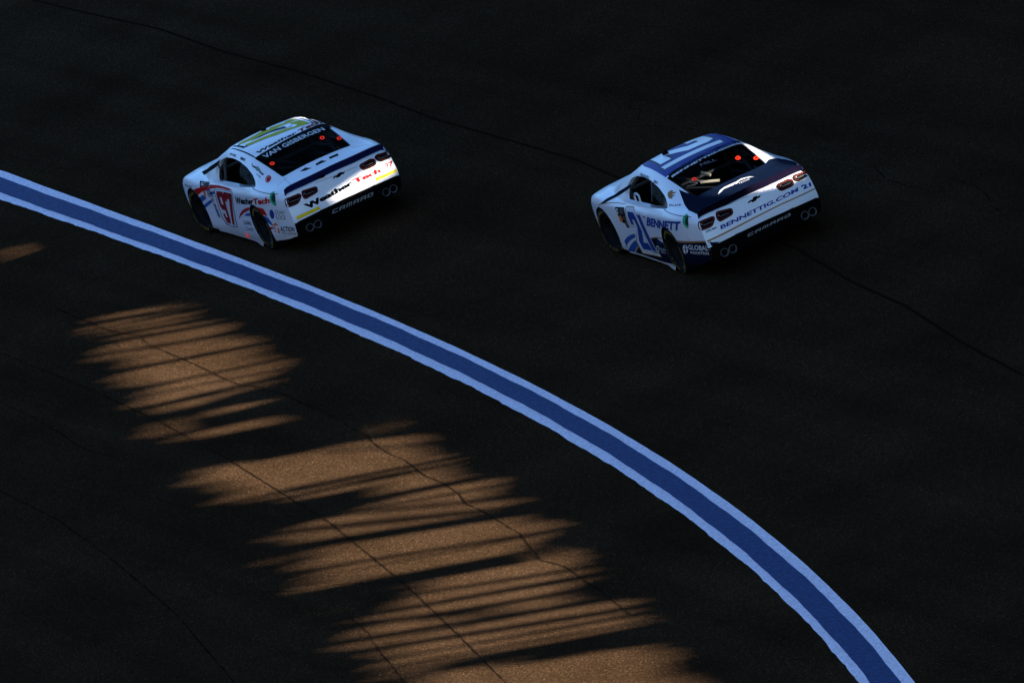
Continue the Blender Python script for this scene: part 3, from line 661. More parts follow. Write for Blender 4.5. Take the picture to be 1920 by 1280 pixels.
    # deck lid camera box
EXH = mat("exhaust_ring", (0.07, 0.07, 0.075), .5, spec=.2, var=.2)
def car(name, loc, rz, k, label):
    root = empty(name, loc, rz); tag(root, label, "race car", "race cars in single file on the bend")
    b = link("body", BODY_ME if k == 1 else BODY_ME.copy(), root)
    wheels(root); inside(root, k); glazing(root); rear_parts(root, k)
    # side skirt lip and roof rails
    bm = bmesh.new()
    for s in (1,):
        prev = None
        for i in range(25):
            x = -.93 + 1.87*i/24; y0 = fW(x) - .030; zt = fZb(x) + .015; zl = fZb(x) - .022 - .045*sstep(-.55, -.88, x) + .05*sstep(-.90, -.94, x)
            cur = [bm.verts.new(p) for p in ((x, y0 - .008, zt), (x, y0 + .003, zt), (x, y0 - .001, zl), (x, y0 - .008, zl))]
            if prev:
                for j in range(4): bm.faces.new((prev[j], prev[(j+1) % 4], cur[(j+1) % 4], cur[j]))
            else: bm.faces.new(cur)
            prev = cur
        bm.faces.new(prev[::-1])
    bmesh.ops.recalc_face_normals(bm, faces=bm.faces); me = bm_mesh(bm, "side_skirt", 30)
    link("side_skirt", me, root, M['white'])
    if k == 2:
        b.data.materials.append(M['deepnavy']); kk = len(b.data.materials) - 1
        for p in b.data.polygons:
            if -2.45 < p.center.x < -1.5 and p.center.z < .43 and p.material_index == 0 and p.normal.y > .2: p.material_index = kk
    return root
DECALS = [
 (1,'stripe','p','','L',[[(1.377,0.66),(1.147,0.705),(0.953,0.739),(0.774,0.76),(0.644,0.774),(0.621,0.729),(0.777,0.705),(0.94,0.676),(1.228,0.59)]],'red',1,{}),
 (1,'stripe','p','','L',[[(0.65,0.781),(0.331,0.796),(0.034,0.8),(-0.208,0.799),(-0.383,0.788),(-0.159,0.774),(0.072,0.772),(0.326,0.763),(0.62,0.731)]],'red',1,{}),
 (1,'stripe','p','','L',[[(1.172,0.561),(0.96,0.624),(0.864,0.576),(1.09,0.508)]],'blue',1,{}),
 (1,'stripe','p','','L',[[(1.091,0.456),(0.755,0.555),(0.633,0.548),(1.051,0.415)]],'blue',1,{}),
 (1,'stripe','p','','L',[[(0.682,0.68),(0.432,0.718),(0.421,0.685),(0.67,0.634)]],'blue',1,{}),
 (1,'stripe','p','','L',[[(-0.257,0.35),(-0.437,0.457),(-0.666,0.539),(-0.945,0.602),(-1.236,0.645),(-1.478,0.663),(-1.689,0.654),(-1.725,0.602),(-1.742,0.543),(-1.548,0.556),(-1.457,0.587),(-1.344,0.609),(-1.187,0.601),(-0.927,0.552),(-0.671,0.492),(-0.425,0.417)]],'red',1,{}),
 (1,'stripe','p','','L',[[(-0.62,0.451),(-0.827,0.502),(-1.019,0.528),(-0.967,0.477),(-0.72,0.449)]],'blue',1,{}),
 (1,'stripe','p','','L',[[(-1.588,0.542),(-1.735,0.525),(-1.791,0.465),(-1.829,0.39),(-1.743,0.411),(-1.662,0.438),(-1.621,0.493)]],'blue',1,{}),
 (1,'stripe','p','','L',[[(-1.602,0.376),(-1.805,0.375),(-1.785,0.352),(-1.667,0.332)]],'red',1,{}),
 (1,'number_backing','p','','L',[[(0.442,0.742),(0.068,0.766),(-0.395,0.774),(-0.016,0.194),(0.216,0.182),(0.462,0.192),(0.534,0.272),(0.49,0.536)]],'navy',1,{}),
 (1,'number_backing','p','','L',[[(0.419,0.737),(0.064,0.76),(-0.374,0.766),(0.006,0.205),(0.204,0.196),(0.412,0.208),(0.495,0.28),(0.458,0.539)]],'letterwhite',2,{}),
 (1,'number','g','9','L',[(0.411,0.233),(0.188,0.227),(0.028,0.742),(0.393,0.721)],'darkred',3,{}),
 (1,'number','g','7','L',[(0.237,0.228),(0.012,0.218),(-0.35,0.749),(0.036,0.741)],'darkred',4,{}),
 (1,'lettering','t','Weather','L',[(-0.402,0.601),(-1.324,0.687),(-1.421,0.796),(-0.477,0.713)],'black',2,{'bold': 0.035}),
 (1,'lettering','t','Tech','L',[(-1.347,0.689),(-1.989,0.752),(-2.006,0.837),(-1.416,0.789)],'red',2,{'bold': 0.045}),
 (1,'fuel_cap','r','1','L',[(-2.03,0.741),(-2.185,0.686),(-2.139,0.9),(-1.977,0.892)],'green',2,{'r0': 0}),
 (1,'fuel_cap','r','1','L',[(-2.072,0.779),(-2.185,0.751),(-2.152,0.884),(-2.043,0.868)],'darkgreen',3,{'r0': 0}),
 (1,'emblem','r','1','L',[(-1.819,0.509),(-1.952,0.506),(-2.026,0.652),(-1.877,0.651)],'letterblue',2,{'r0': 0.0}),
 (1,'lettering','t','QUAD','L',[(-2.034,0.58),(-2.287,0.573),(-2.34,0.638),(-2.077,0.652)],'black',2,{'bold': 0.0}),
 (1,'lettering','t','LOCK','L',[(-2.022,0.509),(-2.29,0.499),(-2.32,0.566),(-2.055,0.573)],'black',2,{'bold': 0.0}),
 (1,'lettering','t','ACTION','L',[(-1.979,0.321),(-2.368,0.316),(-2.437,0.392),(-2.046,0.401)],'black',2,{'bold': 0.03}),
 (1,'lettering','t','INDUSTRIES','L',[(-1.987,0.288),(-2.336,0.264),(-2.397,0.297),(-2.008,0.309)],'black',2,{'bold': 0.0}),
 (1,'emblem','p','','L',[[(-1.817,0.415),(-1.931,0.454),(-1.997,0.422),(-1.976,0.412),(-1.824,0.406)],[(-1.846,0.399),(-1.88,0.398),(-1.813,0.311),(-1.888,0.294),(-1.926,0.368),(-1.973,0.369),(-1.946,0.286),(-1.787,0.303)]],'orange',2,{}),
 (1,'lettering','t','GOODYEAR','L',[(1.705,0.704),(1.343,0.69),(1.317,0.715),(1.669,0.728)],'navy',2,{'bold': 0.02}),
 (1,'sponsor_badge','p','','L',[[(1.039,0.808),(0.898,0.806),(0.829,0.758),(0.992,0.733)]],'black',1,{}),
 (1,'sponsor_badge','p','','L',[[(0.881,0.804),(0.695,0.809),(0.654,0.744),(0.814,0.726)]],'grey',1,{}),
 (1,'lettering','t','G','L',[(0.961,0.751),(0.868,0.764),(0.911,0.797),(0.997,0.797)],'letterwhite',2,{'bold': 0.05}),
 (1,'lettering','t','O','L',[(0.801,0.751),(0.693,0.756),(0.723,0.795),(0.834,0.791)],'black',2,{'bold': 0.04}),
 (1,'sponsor_badge','p','','L',[[(0.911,0.684),(0.83,0.695),(0.848,0.612),(0.888,0.584),(0.923,0.607)]],'orange',1,{}),
 (1,'lettering','t','SERIES','L',[(0.787,0.689),(0.602,0.699),(0.606,0.723),(0.784,0.714)],'black',2,{'bold': 0.03}),
 (1,'lettering','t','XTRA','L',[(0.782,0.658),(0.585,0.67),(0.582,0.695),(0.775,0.684)],'black',2,{'bold': 0.03}),
 (1,'lettering','t','SPEEDWAY','L',[(0.773,0.634),(0.564,0.646),(0.559,0.672),(0.765,0.66)],'navy',2,{'bold': 0.03}),
 (1,'lettering','t','RACING','L',[(0.771,0.602),(0.55,0.616),(0.543,0.641),(0.762,0.628)],'navy',2,{'bold': 0.03}),
 (1,'lettering','t','PARTS','L',[(0.704,0.552),(0.579,0.552),(0.569,0.591),(0.712,0.586)],'darkred',2,{'bold': 0.03}),
 (1,'lettering','t','BRAKES','L',[(0.676,0.293),(0.583,0.294),(0.58,0.516),(0.673,0.515)],'navy',2,{'bold': 0.03}),
 (1,'lettering','t','U.S. GOLD','L',[(-0.441,0.29),(-0.791,0.32),(-0.834,0.378),(-0.466,0.356)],'navy',2,{'bold': 0.02}),
 (1,'lettering','t','Chandler','L',[(-0.434,0.197),(-0.779,0.223),(-0.824,0.278),(-0.468,0.258)],'grey',2,{'bold': 0.0}),
 (1,'arrow_mark','p','','L',[[(-0.184,0.1),(-0.262,0.102),(-0.321,0.156),(-0.31,0.103),(-0.398,0.103),(-0.298,0.048),(-0.241,0.048),(-0.275,0.082)]],'hot',2,{}),
 (1,'lettering','t','JEFF KING','L',[(0.07,1.174),(-0.205,1.169),(-0.21,1.199),(0.07,1.201)],'black',2,{'bold': 0.03}),
 (1,'lettering','t','EERO','L',[(-0.419,1.161),(-0.631,1.151),(-0.622,1.18),(-0.422,1.19)],'navy',2,{'bold': 0.05}),
 (1,'lettering','t','Leaf','L',[(-0.933,1.112),(-1.145,1.081),(-1.124,1.107),(-0.901,1.145)],'black',2,{'bold': 0.03}),
 (1,'lettering','t','Filter','L',[(-1.18,1.068),(-1.435,1.017),(-1.399,1.041),(-1.132,1.103)],'black',2,{'bold': 0.03}),
 (1,'emblem','r','1','L',[(-1.134,1.071),(-1.18,1.068),(-1.139,1.094),(-1.095,1.099)],'green',3,{'r0': 0}),
 (1,'lettering','t','GUTTERS','L',[(-1.193,1.037),(-1.38,1.003),(-1.366,1.016),(-1.186,1.049)],'navy',2,{'bold': 0.03}),
 (1,'emblem','r','1','L',[(-1.574,0.963),(-1.7,0.956),(-1.569,1.01),(-1.467,1.023)],'red',2,{'r0': 0.72}),
 (1,'emblem','r','1','L',[(-1.582,0.971),(-1.661,0.966),(-1.577,1.002),(-1.511,1.01)],'red',2,{'r0': 0}),
 (1,'roof_panel','p','','T',[[(0.032,0.503),(-0.314,0.48),(-0.616,-0.505),(-0.129,-0.496)]],'deepnavy',1,{}),
 (1,'roof_panel','p','','T',[[(-0.033,0.485),(-0.254,0.467),(-0.575,-0.483),(-0.169,-0.471)]],'white',2,{}),
 (1,'lettering','t','Weather','T',[(-0.837,0.51),(-0.801,-0.16),(-0.704,-0.18),(-0.726,0.489)],'black',2,{'bold': 0.04}),
 (1,'lettering','t','Tech','T',[(-0.803,-0.184),(-0.737,-0.583),(-0.526,-0.623),(-0.683,-0.214)],'darkred',2,{'bold': 0.05}),
 (1,'roof_flap','p','','T',[[(0.12,0.496),(-0.289,0.482),(-0.303,0.507),(0.172,0.515)]],'black',3,{}),
 (1,'roof_flap','p','','T',[[(-0.148,-0.546),(-0.152,-0.564),(-0.593,-0.545),(-0.626,-0.512)]],'black',3,{}),
 (1,'roof_strip','p','','T',[[(-0.211,-0.61),(-0.291,-0.613),(-0.644,-0.627),(-0.643,-0.625),(-0.546,-0.624)]],'black',3,{}),
 (1,'roof_strip','p','','T',[[(0.156,0.556),(0.093,0.547),(-0.315,0.546),(-0.753,0.55),(-0.98,0.557),(-0.973,0.567),(-0.736,0.569),(-0.326,0.565)]],'black',3,{}),
 (1,'roof_number','p','','T',[[(-0.185,0.448),(-0.316,0.436),(-0.49,0.062),(-0.584,-0.457),(-0.227,-0.429),(-0.182,-0.285),(-0.297,-0.272),(-0.396,-0.318),(-0.456,-0.302),(-0.476,-0.241),(-0.391,-0.135),(-0.342,0.002),(-0.305,0.146),(-0.26,0.288)]],'lime',3,{}),
 (1,'roof_number','p','','T',[[(0.065,0.451),(-0.059,0.453),(-0.12,0.37),(-0.232,0.117),(-0.182,-0.107),(-0.166,-0.261),(-0.148,-0.405),(-0.083,-0.429),(0.096,-0.415),(0.056,-0.309),(-0.042,-0.252),(0.089,-0.081),(-0.029,-0.015),(0.1,0.073),(0.057,0.167),(0.042,0.31),(0.073,0.379)]],'lime',3,{}),
 (1,'roof_number','p','','T',[[(-0.164,0.347),(-0.158,0.167),(-0.191,-0.057),(-0.241,-0.178),(-0.37,-0.182),(-0.364,-0.246),(-0.418,-0.256),(-0.357,-0.133),(-0.252,0.046),(-0.232,0.197)]],'navy',4,{}),
 (1,'window_banner','p','','T',[[(-0.905,0.526),(-0.747,-0.64),(-1.005,-0.611),(-1.124,0.521)]],'black',1,{}),
 (1,'lettering','t','VAN GISBERGEN','T',[(-1.084,0.484),(-1.052,-0.494),(-0.919,-0.493),(-0.95,0.481)],'letterwhite',3,{'bold': 0.02}),
 (1,'marker_ring','r','1','T',[(-1.258,0.524),(-1.368,0.508),(-1.334,0.445),(-1.226,0.461)],'hot',2,{'r0': 0.42,'glass': 1}),
 (1,'marker_ring','r','1','T',[(-1.232,-0.303),(-1.334,-0.321),(-1.275,-0.391),(-1.173,-0.374)],'hot',2,{'r0': 0.42,'glass': 1}),
 (1,'marker_ring','r','1','T',[(-1.432,-0.473),(-1.53,-0.491),(-1.464,-0.564),(-1.365,-0.546)],'hot',2,{'r0': 0.42,'glass': 1}),
 (1,'deck_slot','p','','T',[[(-1.879,0.318),(-1.943,0.267),(-1.965,0.159),(-1.85,0.216)]],'satin',1,{}),
 (1,'deck_slot','p','','T',[[(-1.894,0.071),(-1.963,0.087),(-1.968,-0.082),(-1.869,-0.037)]],'satin',1,{}),
 (1,'deck_slot','p','','T',[[(-1.872,-0.153),(-1.951,-0.135),(-1.958,-0.272),(-1.868,-0.297)]],'satin',1,{}),
 (1,'lettering','t','Weather','B',[(0.591,0.556),(-0.144,0.612),(-0.15,0.673),(0.623,0.643)],'black',2,{'bold': 0.03,'heavy': 1}),
 (1,'lettering','t','Tech','B',[(-0.184,0.608),(-0.592,0.597),(-0.603,0.664),(-0.169,0.674)],'red',2,{'bold': 0.03,'heavy': 1}),
 (1,'lettering','t','97','B',[(-0.674,0.605),(-0.786,0.585),(-0.835,0.669),(-0.68,0.684)],'red',2,{'bold': 0.03}),
 (1,'stripe','p','','B',[[(0.791,0.484),(0.785,0.53),(0.443,0.537),(0.421,0.492)]],'yellow',1,{}),
 (1,'stripe','p','','B',[[(-0.472,0.518),(-0.484,0.562),(-0.841,0.541),(-0.826,0.506)]],'yellow',1,{}),
 (1,'bowtie_emblem','p','','B',[[(0.085,0.793),(0.06,0.818),(-0.002,0.817),(-0.021,0.834),(-0.08,0.832),(-0.078,0.818),(-0.129,0.818),(-0.098,0.793),(-0.045,0.795),(-0.034,0.781),(0.028,0.782),(0.025,0.799)]],'black',2,{}),
 (1,'tail_camera','p','','B',[[(0.278,0.868),(0.22,0.895),(0.139,0.895),(0.129,0.889),(0.157,0.87),(0.2,0.865)]],'black',2,{'thick': 0.03}),
 (1,'panel_seam','p','','B',[[(0.338,0.844),(-0.312,0.81),(-0.312,0.805),(0.338,0.839)]],'grey',1,{}),
 (1,'lettering','t','CAMARO','B',[(0.291,0.362),(-0.37,0.352),(-0.38,0.402),(0.282,0.414)],'badge',9,{'bold': 0.02}),
 (1,'tail_light','tl','','B',[(0.83,0.783),(0.808,0.814),(0.615,0.81),(0.596,0.791),(0.594,0.76),(0.662,0.693),(0.709,0.679),(0.834,0.684),(0.841,0.708)],'',2,{}),
 (1,'tail_light','tl','','B',[(0.573,0.813),(0.554,0.827),(0.365,0.804),(0.336,0.787),(0.356,0.725),(0.388,0.713),(0.556,0.696),(0.584,0.711),(0.592,0.765)],'',2,{}),
 (1,'tail_light','tl','','B',[(-0.341,0.808),(-0.379,0.822),(-0.536,0.829),(-0.591,0.804),(-0.598,0.766),(-0.584,0.727),(-0.541,0.712),(-0.375,0.723),(-0.345,0.758)],'',2,{}),
 (1,'tail_light','tl','','B',[(-0.594,0.81),(-0.638,0.843),(-0.859,0.807),(-0.882,0.78),(-0.828,0.759),(-0.832,0.725),(-0.812,0.717),(-0.666,0.722),(-0.626,0.753)],'',2,{}),
 (2,'lower_paint','p','','L',[[(-2.491,0.531),(-2.256,0.528),(-1.522,0.488),(-1.42,0.499),(-0.876,0.411),(-0.663,0.454),(-0.35,0.403),(0.227,0.26),(0.716,0.065),(0.658,0.063),(-0.285,0.048),(-1.672,0.146),(-2.401,0.235),(-2.513,0.472)]],'deepnavy',1,{}),
 (2,'pinstripe','p','','L',[[(-1.534,0.518),(-2.489,0.553),(-2.489,0.531),(-1.522,0.488)]],'gold',2,{}),
 (2,'pinstripe','p','','L',[[(-0.365,0.417),(-0.676,0.465),(-0.993,0.49),(-0.971,0.472),(-0.65,0.444),(-0.38,0.403)]],'gold',2,{}),
 (2,'swoosh','p','','L',[[(0.898,0.237),(0.731,0.305),(0.543,0.357),(0.316,0.401),(0.342,0.346),(0.639,0.269),(0.837,0.191),(0.921,0.122)]],'blue',1,{}),
 (2,'swoosh','p','','L',[[(0.951,0.072),(0.739,0.18),(0.503,0.269),(0.262,0.322),(0.28,0.26),(0.521,0.167),(0.736,0.065),(0.716,0.065),(0.893,0.07)]],'blue',1,{}),
 (2,'pinstripe','p','','L',[[(0.678,0.064),(0.638,0.1),(0.39,0.215),(0.218,0.267),(0.212,0.257),(0.385,0.196),(0.599,0.097),(0.638,0.063)]],'gold',2,{}),
 (2,'number_backing','g','2','L',[(0.329,0.128),(-0.458,0.171),(0.003,0.769),(0.418,0.743)],'gold',2,{'off': 0.06}),
 (2,'number_backing','g','2','L',[(0.301,0.138),(-0.438,0.176),(0.011,0.765),(0.399,0.74)],'letterwhite',3,{'off': 0.05}),
 (2,'number','g','2','L',[(0.216,0.181),(-0.172,0.199),(0.012,0.737),(0.347,0.722)],'letterblue',4,{}),
 (2,'number_backing','p','','L',[[(-0.075,0.751),(-0.246,0.762),(-0.439,0.171),(-0.12,0.159)]],'letterwhite',3,{}),
 (2,'number','p','','L',[[(-0.034,0.718),(-0.238,0.728),(-0.399,0.213),(-0.217,0.211),(-0.111,0.677)]],'letterblue',5,{}),
 (2,'lettering','t','BENNETT','L',[(-0.39,0.594),(-1.855,0.685),(-1.97,0.817),(-0.558,0.737)],'letterblue',2,{'bold': 0.05}),
 (2,'fuel_cap','r','1','L',[(-2.039,0.741),(-2.179,0.719),(-2.139,0.899),(-1.988,0.893)],'green',2,{'r0': 0}),
 (2,'fuel_cap','r','1','L',[(-2.093,0.768),(-2.184,0.756),(-2.148,0.891),(-2.075,0.878)],'darkgreen',3,{'r0': 0}),
 (2,'lettering','t','GLOBAL','L',[(-1.909,0.411),(-2.47,0.406),(-2.485,0.481),(-1.954,0.483)],'letterwhite',2,{'bold': 0.02}),
 (2,'lettering','t','INDUSTRIAL','L',[(-1.925,0.35),(-2.45,0.344),(-2.467,0.389),(-1.945,0.389)],'letterwhite',2,{'bold': 0.01}),
 (2,'emblem','r','1','L',[(-1.665,0.329),(-1.852,0.343),(-1.94,0.483),(-1.768,0.473)],'letterwhite',2,{'r0': 0}),
 (2,'emblem','p','','L',[[(-1.848,0.478),(-1.876,0.479),(-1.787,0.332),(-1.756,0.33)],[(-1.707,0.404),(-1.904,0.421),(-1.893,0.407),(-1.694,0.39)]],'deepnavy',3,{}),
 (2,'lettering','t','0','L',[(-0.385,0.211),(-0.521,0.218),(-0.651,0.332),(-0.499,0.321)],'letterwhite',3,{'bold': 0.0}),
 (2,'lettering','t','Hustle','L',[(-0.625,0.258),(-0.913,0.283),(-0.917,0.332),(-0.655,0.31)],'letterwhite',3,{'bold': 0.0}),
 (2,'lettering','t','Machine','L',[(-0.588,0.219),(-0.856,0.241),(-0.89,0.272),(-0.613,0.248)],'letterwhite',3,{'bold': 0.0}),
 (2,'lettering','t','Bennett','L',[(-0.611,0.363),(-0.861,0.383),(-0.872,0.408),(-0.63,0.394)],'letterblue',3,{'bold': 0.02}),
 (2,'sponsor_badge','p','','L',[[(0.791,0.741),(0.438,0.76),(0.444,0.688),(0.466,0.566),(0.436,0.472),(0.567,0.466),(0.579,0.522),(0.713,0.536),(0.757,0.616)]],'black',1,{}),
 (2,'lettering','t','G','L',[(0.797,0.644),(0.717,0.644),(0.685,0.732),(0.759,0.729)],'letterwhite',2,{'bold': 0.05}),
 (2,'sponsor_badge','p','','L',[[(0.741,0.627),(0.65,0.627),(0.635,0.562),(0.674,0.533),(0.742,0.54)]],'orange',2,{}),
 (2,'lettering','t','XFINITY','L',[(0.672,0.648),(0.485,0.653),(0.443,0.741),(0.639,0.733)],'grey',2,{'bold': 0.03}),
 (2,'lettering','t','SUNOCO','L',[(0.63,0.575),(0.498,0.562),(0.452,0.637),(0.629,0.633)],'grey',2,{'bold': 0.03}),
 (2,'lettering','t','JRi','L',[(0.563,0.476),(0.452,0.475),(0.46,0.554),(0.57,0.549)],'grey',2,{'bold': 0.03}),
 (2,'lettering','t','GOODYEAR','L',[(1.56,0.617),(1.264,0.626),(1.229,0.654),(1.5,0.653)],'navy',2,{'bold': 0.02}),
 (2,'lettering','t','TREVOR BILL','L',[(0.08,1.152),(-0.342,1.147),(-0.329,1.177),(0.073,1.184)],'navy',2,{'bold': 0.02}),
 (2,'lettering','t','EERO','L',[(-0.542,1.125),(-0.708,1.12),(-0.693,1.146),(-0.53,1.157)],'navy',2,{'bold': 0.03}),
 (2,'emblem','p','','L',[[(-1.176,1.032),(-1.145,1.06),(-1.192,1.081),(-1.252,1.074),(-1.268,1.063),(-1.329,1.062),(-1.342,1.051),(-1.293,1.05),(-1.303,1.041),(-1.365,1.037),(-1.366,1.028),(-1.32,1.025),(-1.361,1.015),(-1.351,1.005),(-1.303,1.008),(-1.262,1.008)]],'gold',2,{}),
 (2,'lettering','t','John 3:16','L',[(-1.397,0.941),(-1.699,0.944),(-1.653,0.961),(-1.357,0.96)],'black',2,{'bold': 0.03}),
 (2,'lettering','t','RCR','L',[(-0.344,0.703),(-0.454,0.708),(-0.451,0.737),(-0.34,0.729)],'navy',2,{'bold': 0.03}),
 (2,'arrow_mark','p','','L',[[(-0.341,0.047),(-0.398,0.047),(-0.34,0.061),(-0.437,0.047),(-0.55,0.046),(-0.552,0.046),(-0.418,0.047)]],'hot',3,{}),
 (2,'window_banner','p','','T',[[(-0.802,0.531),(-0.68,-0.594),(-0.826,-0.583),(-0.929,0.539)]],'black',1,{}),
 (2,'lettering','t','BENNETTIG.COM','T',[(-0.973,0.529),(-0.87,-0.535),(-0.814,-0.541),(-0.912,0.52)],'letterwhite',5,{'bold': 0.04}),
 (2,'lettering','t','HILL','T',[(-1.079,0.127),(-1.116,-0.099),(-1.043,-0.105),(-0.995,0.113)],'grey',2,{'bold': 0.02,'glass': 1}),
 (2,'marker_ring','r','1','T',[(-1.276,0.386),(-1.379,0.368),(-1.342,0.305),(-1.239,0.322)],'hot',2,{'r0': 0.42,'glass': 1}),
 (2,'marker_ring','r','1','T',[(-1.261,-0.289),(-1.359,-0.308),(-1.302,-0.377),(-1.204,-0.358)],'hot',2,{'r0': 0.42,'glass': 1}),
 (2,'marker_ring','r','1','T',[(-1.446,-0.471),(-1.54,-0.491),(-1.477,-0.562),(-1.382,-0.542)],'hot',2,{'r0': 0.42,'glass': 1}),
 (2,'deck_paint','p','','T',[[(-1.33,0.605),(-1.479,0.579),(-1.773,0.504),(-1.832,0.442),(-1.843,-0.017),(-1.69,-0.548),(-1.61,-0.631),(-1.611,-0.762),(-1.72,-0.823),(-1.952,-0.873),(-2.181,-0.808),(-2.283,0.752),(-2.027,0.776),(-1.73,0.719)]],'deepnavy',1,{}),
 (2,'swoosh','p','','T',[[(-1.984,0.307),(-1.897,0.235),(-1.868,0.151),(-1.874,0.0),(-1.878,-0.017),(-1.943,0.051),(-1.916,0.186),(-1.964,0.246)]],'letterwhite',3,{}),
 (2,'swoosh','p','','T',[[(-1.947,0.027),(-1.878,-0.017),(-1.85,-0.111),(-1.895,-0.217),(-1.963,-0.256),(-1.903,-0.163),(-1.891,-0.068),(-1.947,-0.005)]],'letterwhite',3,{}),
 (2,'lettering','t','TEXAS','T',[(-1.992,-0.011),(-1.993,-0.174),(-1.942,-0.19),(-1.94,-0.023)],'letterwhite',3,{'bold': 0.01}),
 (2,'lettering','t','BENNETTIG.COM','B',[(0.594,0.611),(-0.597,0.643),(-0.618,0.693),(0.58,0.665)],'letterblue',2,{'bold': 0.04}),
 (2,'lettering','t','21','B',[(-0.675,0.632),(-0.801,0.625),(-0.815,0.676),(-0.655,0.695)],'letterblue',2,{'bold': 0.05}),
 (2,'lettering','t','OKUMA','B',[(0.793,0.646),(0.631,0.648),(0.625,0.674),(0.785,0.677)],'black',2,{'bold': 0.03}),
 (2,'pinstripe','p','','B',[[(0.817,0.527),(0.812,0.549),(0.099,0.582),(-0.287,0.594),(-0.838,0.584),(-0.839,0.567),(-0.279,0.577),(0.108,0.563)]],'gold',2,{}),
 (2,'bowtie_emblem','p','','B',[[(0.113,0.773),(0.087,0.797),(0.023,0.799),(0.006,0.819),(-0.05,0.818),(-0.049,0.803),(-0.107,0.806),(-0.077,0.78),(-0.026,0.778),(-0.013,0.763),(0.048,0.763),(0.05,0.779)]],'black',2,{}),
 (2,'tail_camera','p','','B',[[(0.284,0.873),(0.227,0.901),(0.132,0.904),(0.126,0.899),(0.153,0.876),(0.192,0.875)]],'black',2,{'thick': 0.03}),
 (2,'panel_seam','p','','B',[[(0.423,0.866),(-0.356,0.855),(-0.356,0.85),(0.427,0.864)]],'grey',1,{}),
 (2,'lettering','t','CAMARO','B',[(0.293,0.382),(-0.372,0.4),(-0.379,0.437),(0.287,0.417)],'badge',9,{'bold': 0.02}),
 (2,'tail_light','tl','','B',[(0.831,0.782),(0.804,0.82),(0.628,0.817),(0.601,0.804),(0.603,0.769),(0.667,0.701),(0.708,0.689),(0.824,0.693),(0.841,0.715)],'',2,{}),
 (2,'tail_light','tl','','B',[(0.563,0.835),(0.538,0.848),(0.355,0.817),(0.333,0.798),(0.346,0.737),(0.384,0.723),(0.549,0.705),(0.577,0.723),(0.588,0.774)],'',2,{}),
 (2,'tail_light','tl','','B',[(-0.343,0.831),(-0.39,0.846),(-0.533,0.849),(-0.586,0.826),(-0.595,0.789),(-0.584,0.744),(-0.542,0.732),(-0.395,0.734),(-0.353,0.764)],'',2,{}),
 (2,'tail_light','tl','','B',[(-0.594,0.828),(-0.638,0.861),(-0.843,0.833),(-0.888,0.793),(-0.845,0.78),(-0.827,0.771),(-0.807,0.763),(-0.664,0.75),(-0.608,0.781)],'',2,{}),
 (2,'pinstripe','p','','T',[[(1.446,0.969),(1.269,0.955),(1.008,0.923),(0.726,0.887),(0.439,0.876),(0.431,0.881),(0.716,0.893),(1.003,0.929),(1.253,0.958),(1.434,0.969)]],'gold',2,{}),
 (1,'windshield_edge','p','','L',[[(1.355,0.848),(0.739,1.008),(0.456,1.093),(0.488,1.017),(0.675,0.96),(1.13,0.839)]],'black',1,{}),
 (2,'windshield_edge','p','','L',[[(1.416,0.711),(1.163,0.806),(0.86,0.897),(0.366,1.035),(0.368,0.99),(0.705,0.885),(1.021,0.8)]],'deepnavy',1,{}),
]
def inset(P, d):
    n = len(P); A = sum(P[i][0]*P[(i+1) % n][1] - P[(i+1) % n][0]*P[i][1] for i in range(n)); s = 1 if A > 0 else -1; out = []
    for i in range(n):
        p0, p, p1 = Vector(P[i-1]), Vector(P[i]), Vector(P[(i+1) % n]); a = (p - p0).normalized(); b = (p1 - p).normalized()
        na = Vector((-a.y, a.x))*s; nb = Vector((-b.y, b.x))*s; m_ = (na + nb)
        if m_.length < 1e-6: m_ = na.copy()
        m_.normalize(); k = d / max(.45, m_.dot(na)); out.append(tuple(p + m_*k))
    return out
CAMRO = {  # squared italic capitals of the tail badge, each in a unit box
 'C': [[(0,0),(1,0),(1,.24),(.26,.24),(.26,.76),(1,.76),(1,1),(.12,1),(0,.88)]],
 'A': [[(0,0),(.26,0),(.26,.34),(.74,.34),(.74,0),(1,0),(1,1),(.14,1),(0,.86)],[(.26,.56),(.74,.56),(.74,.78),(.26,.78)]],
 'M': [[(0,0),(.20,0),(.20,.76),(.40,.76),(.40,0),(.60,0),(.60,.76),(.80,.76),(.80,0),(1,0),(1,.88),(.88,1),(0,1)]],
 'R': [[(0,0),(.26,0),(.26,.34),(.74,.34),(.74,0),(1,0),(1,1),(0,1)],[(.26,.56),(.74,.56),(.74,.78),(.26,.78)]],
 'O': [[(0,.1),(.1,0),(.9,0),(1,.1),(1,.9),(.9,1),(0,1)],[(.26,.24),(.74,.24),(.74,.76),(.26,.76)]]}
GLASS_BVH = BVH
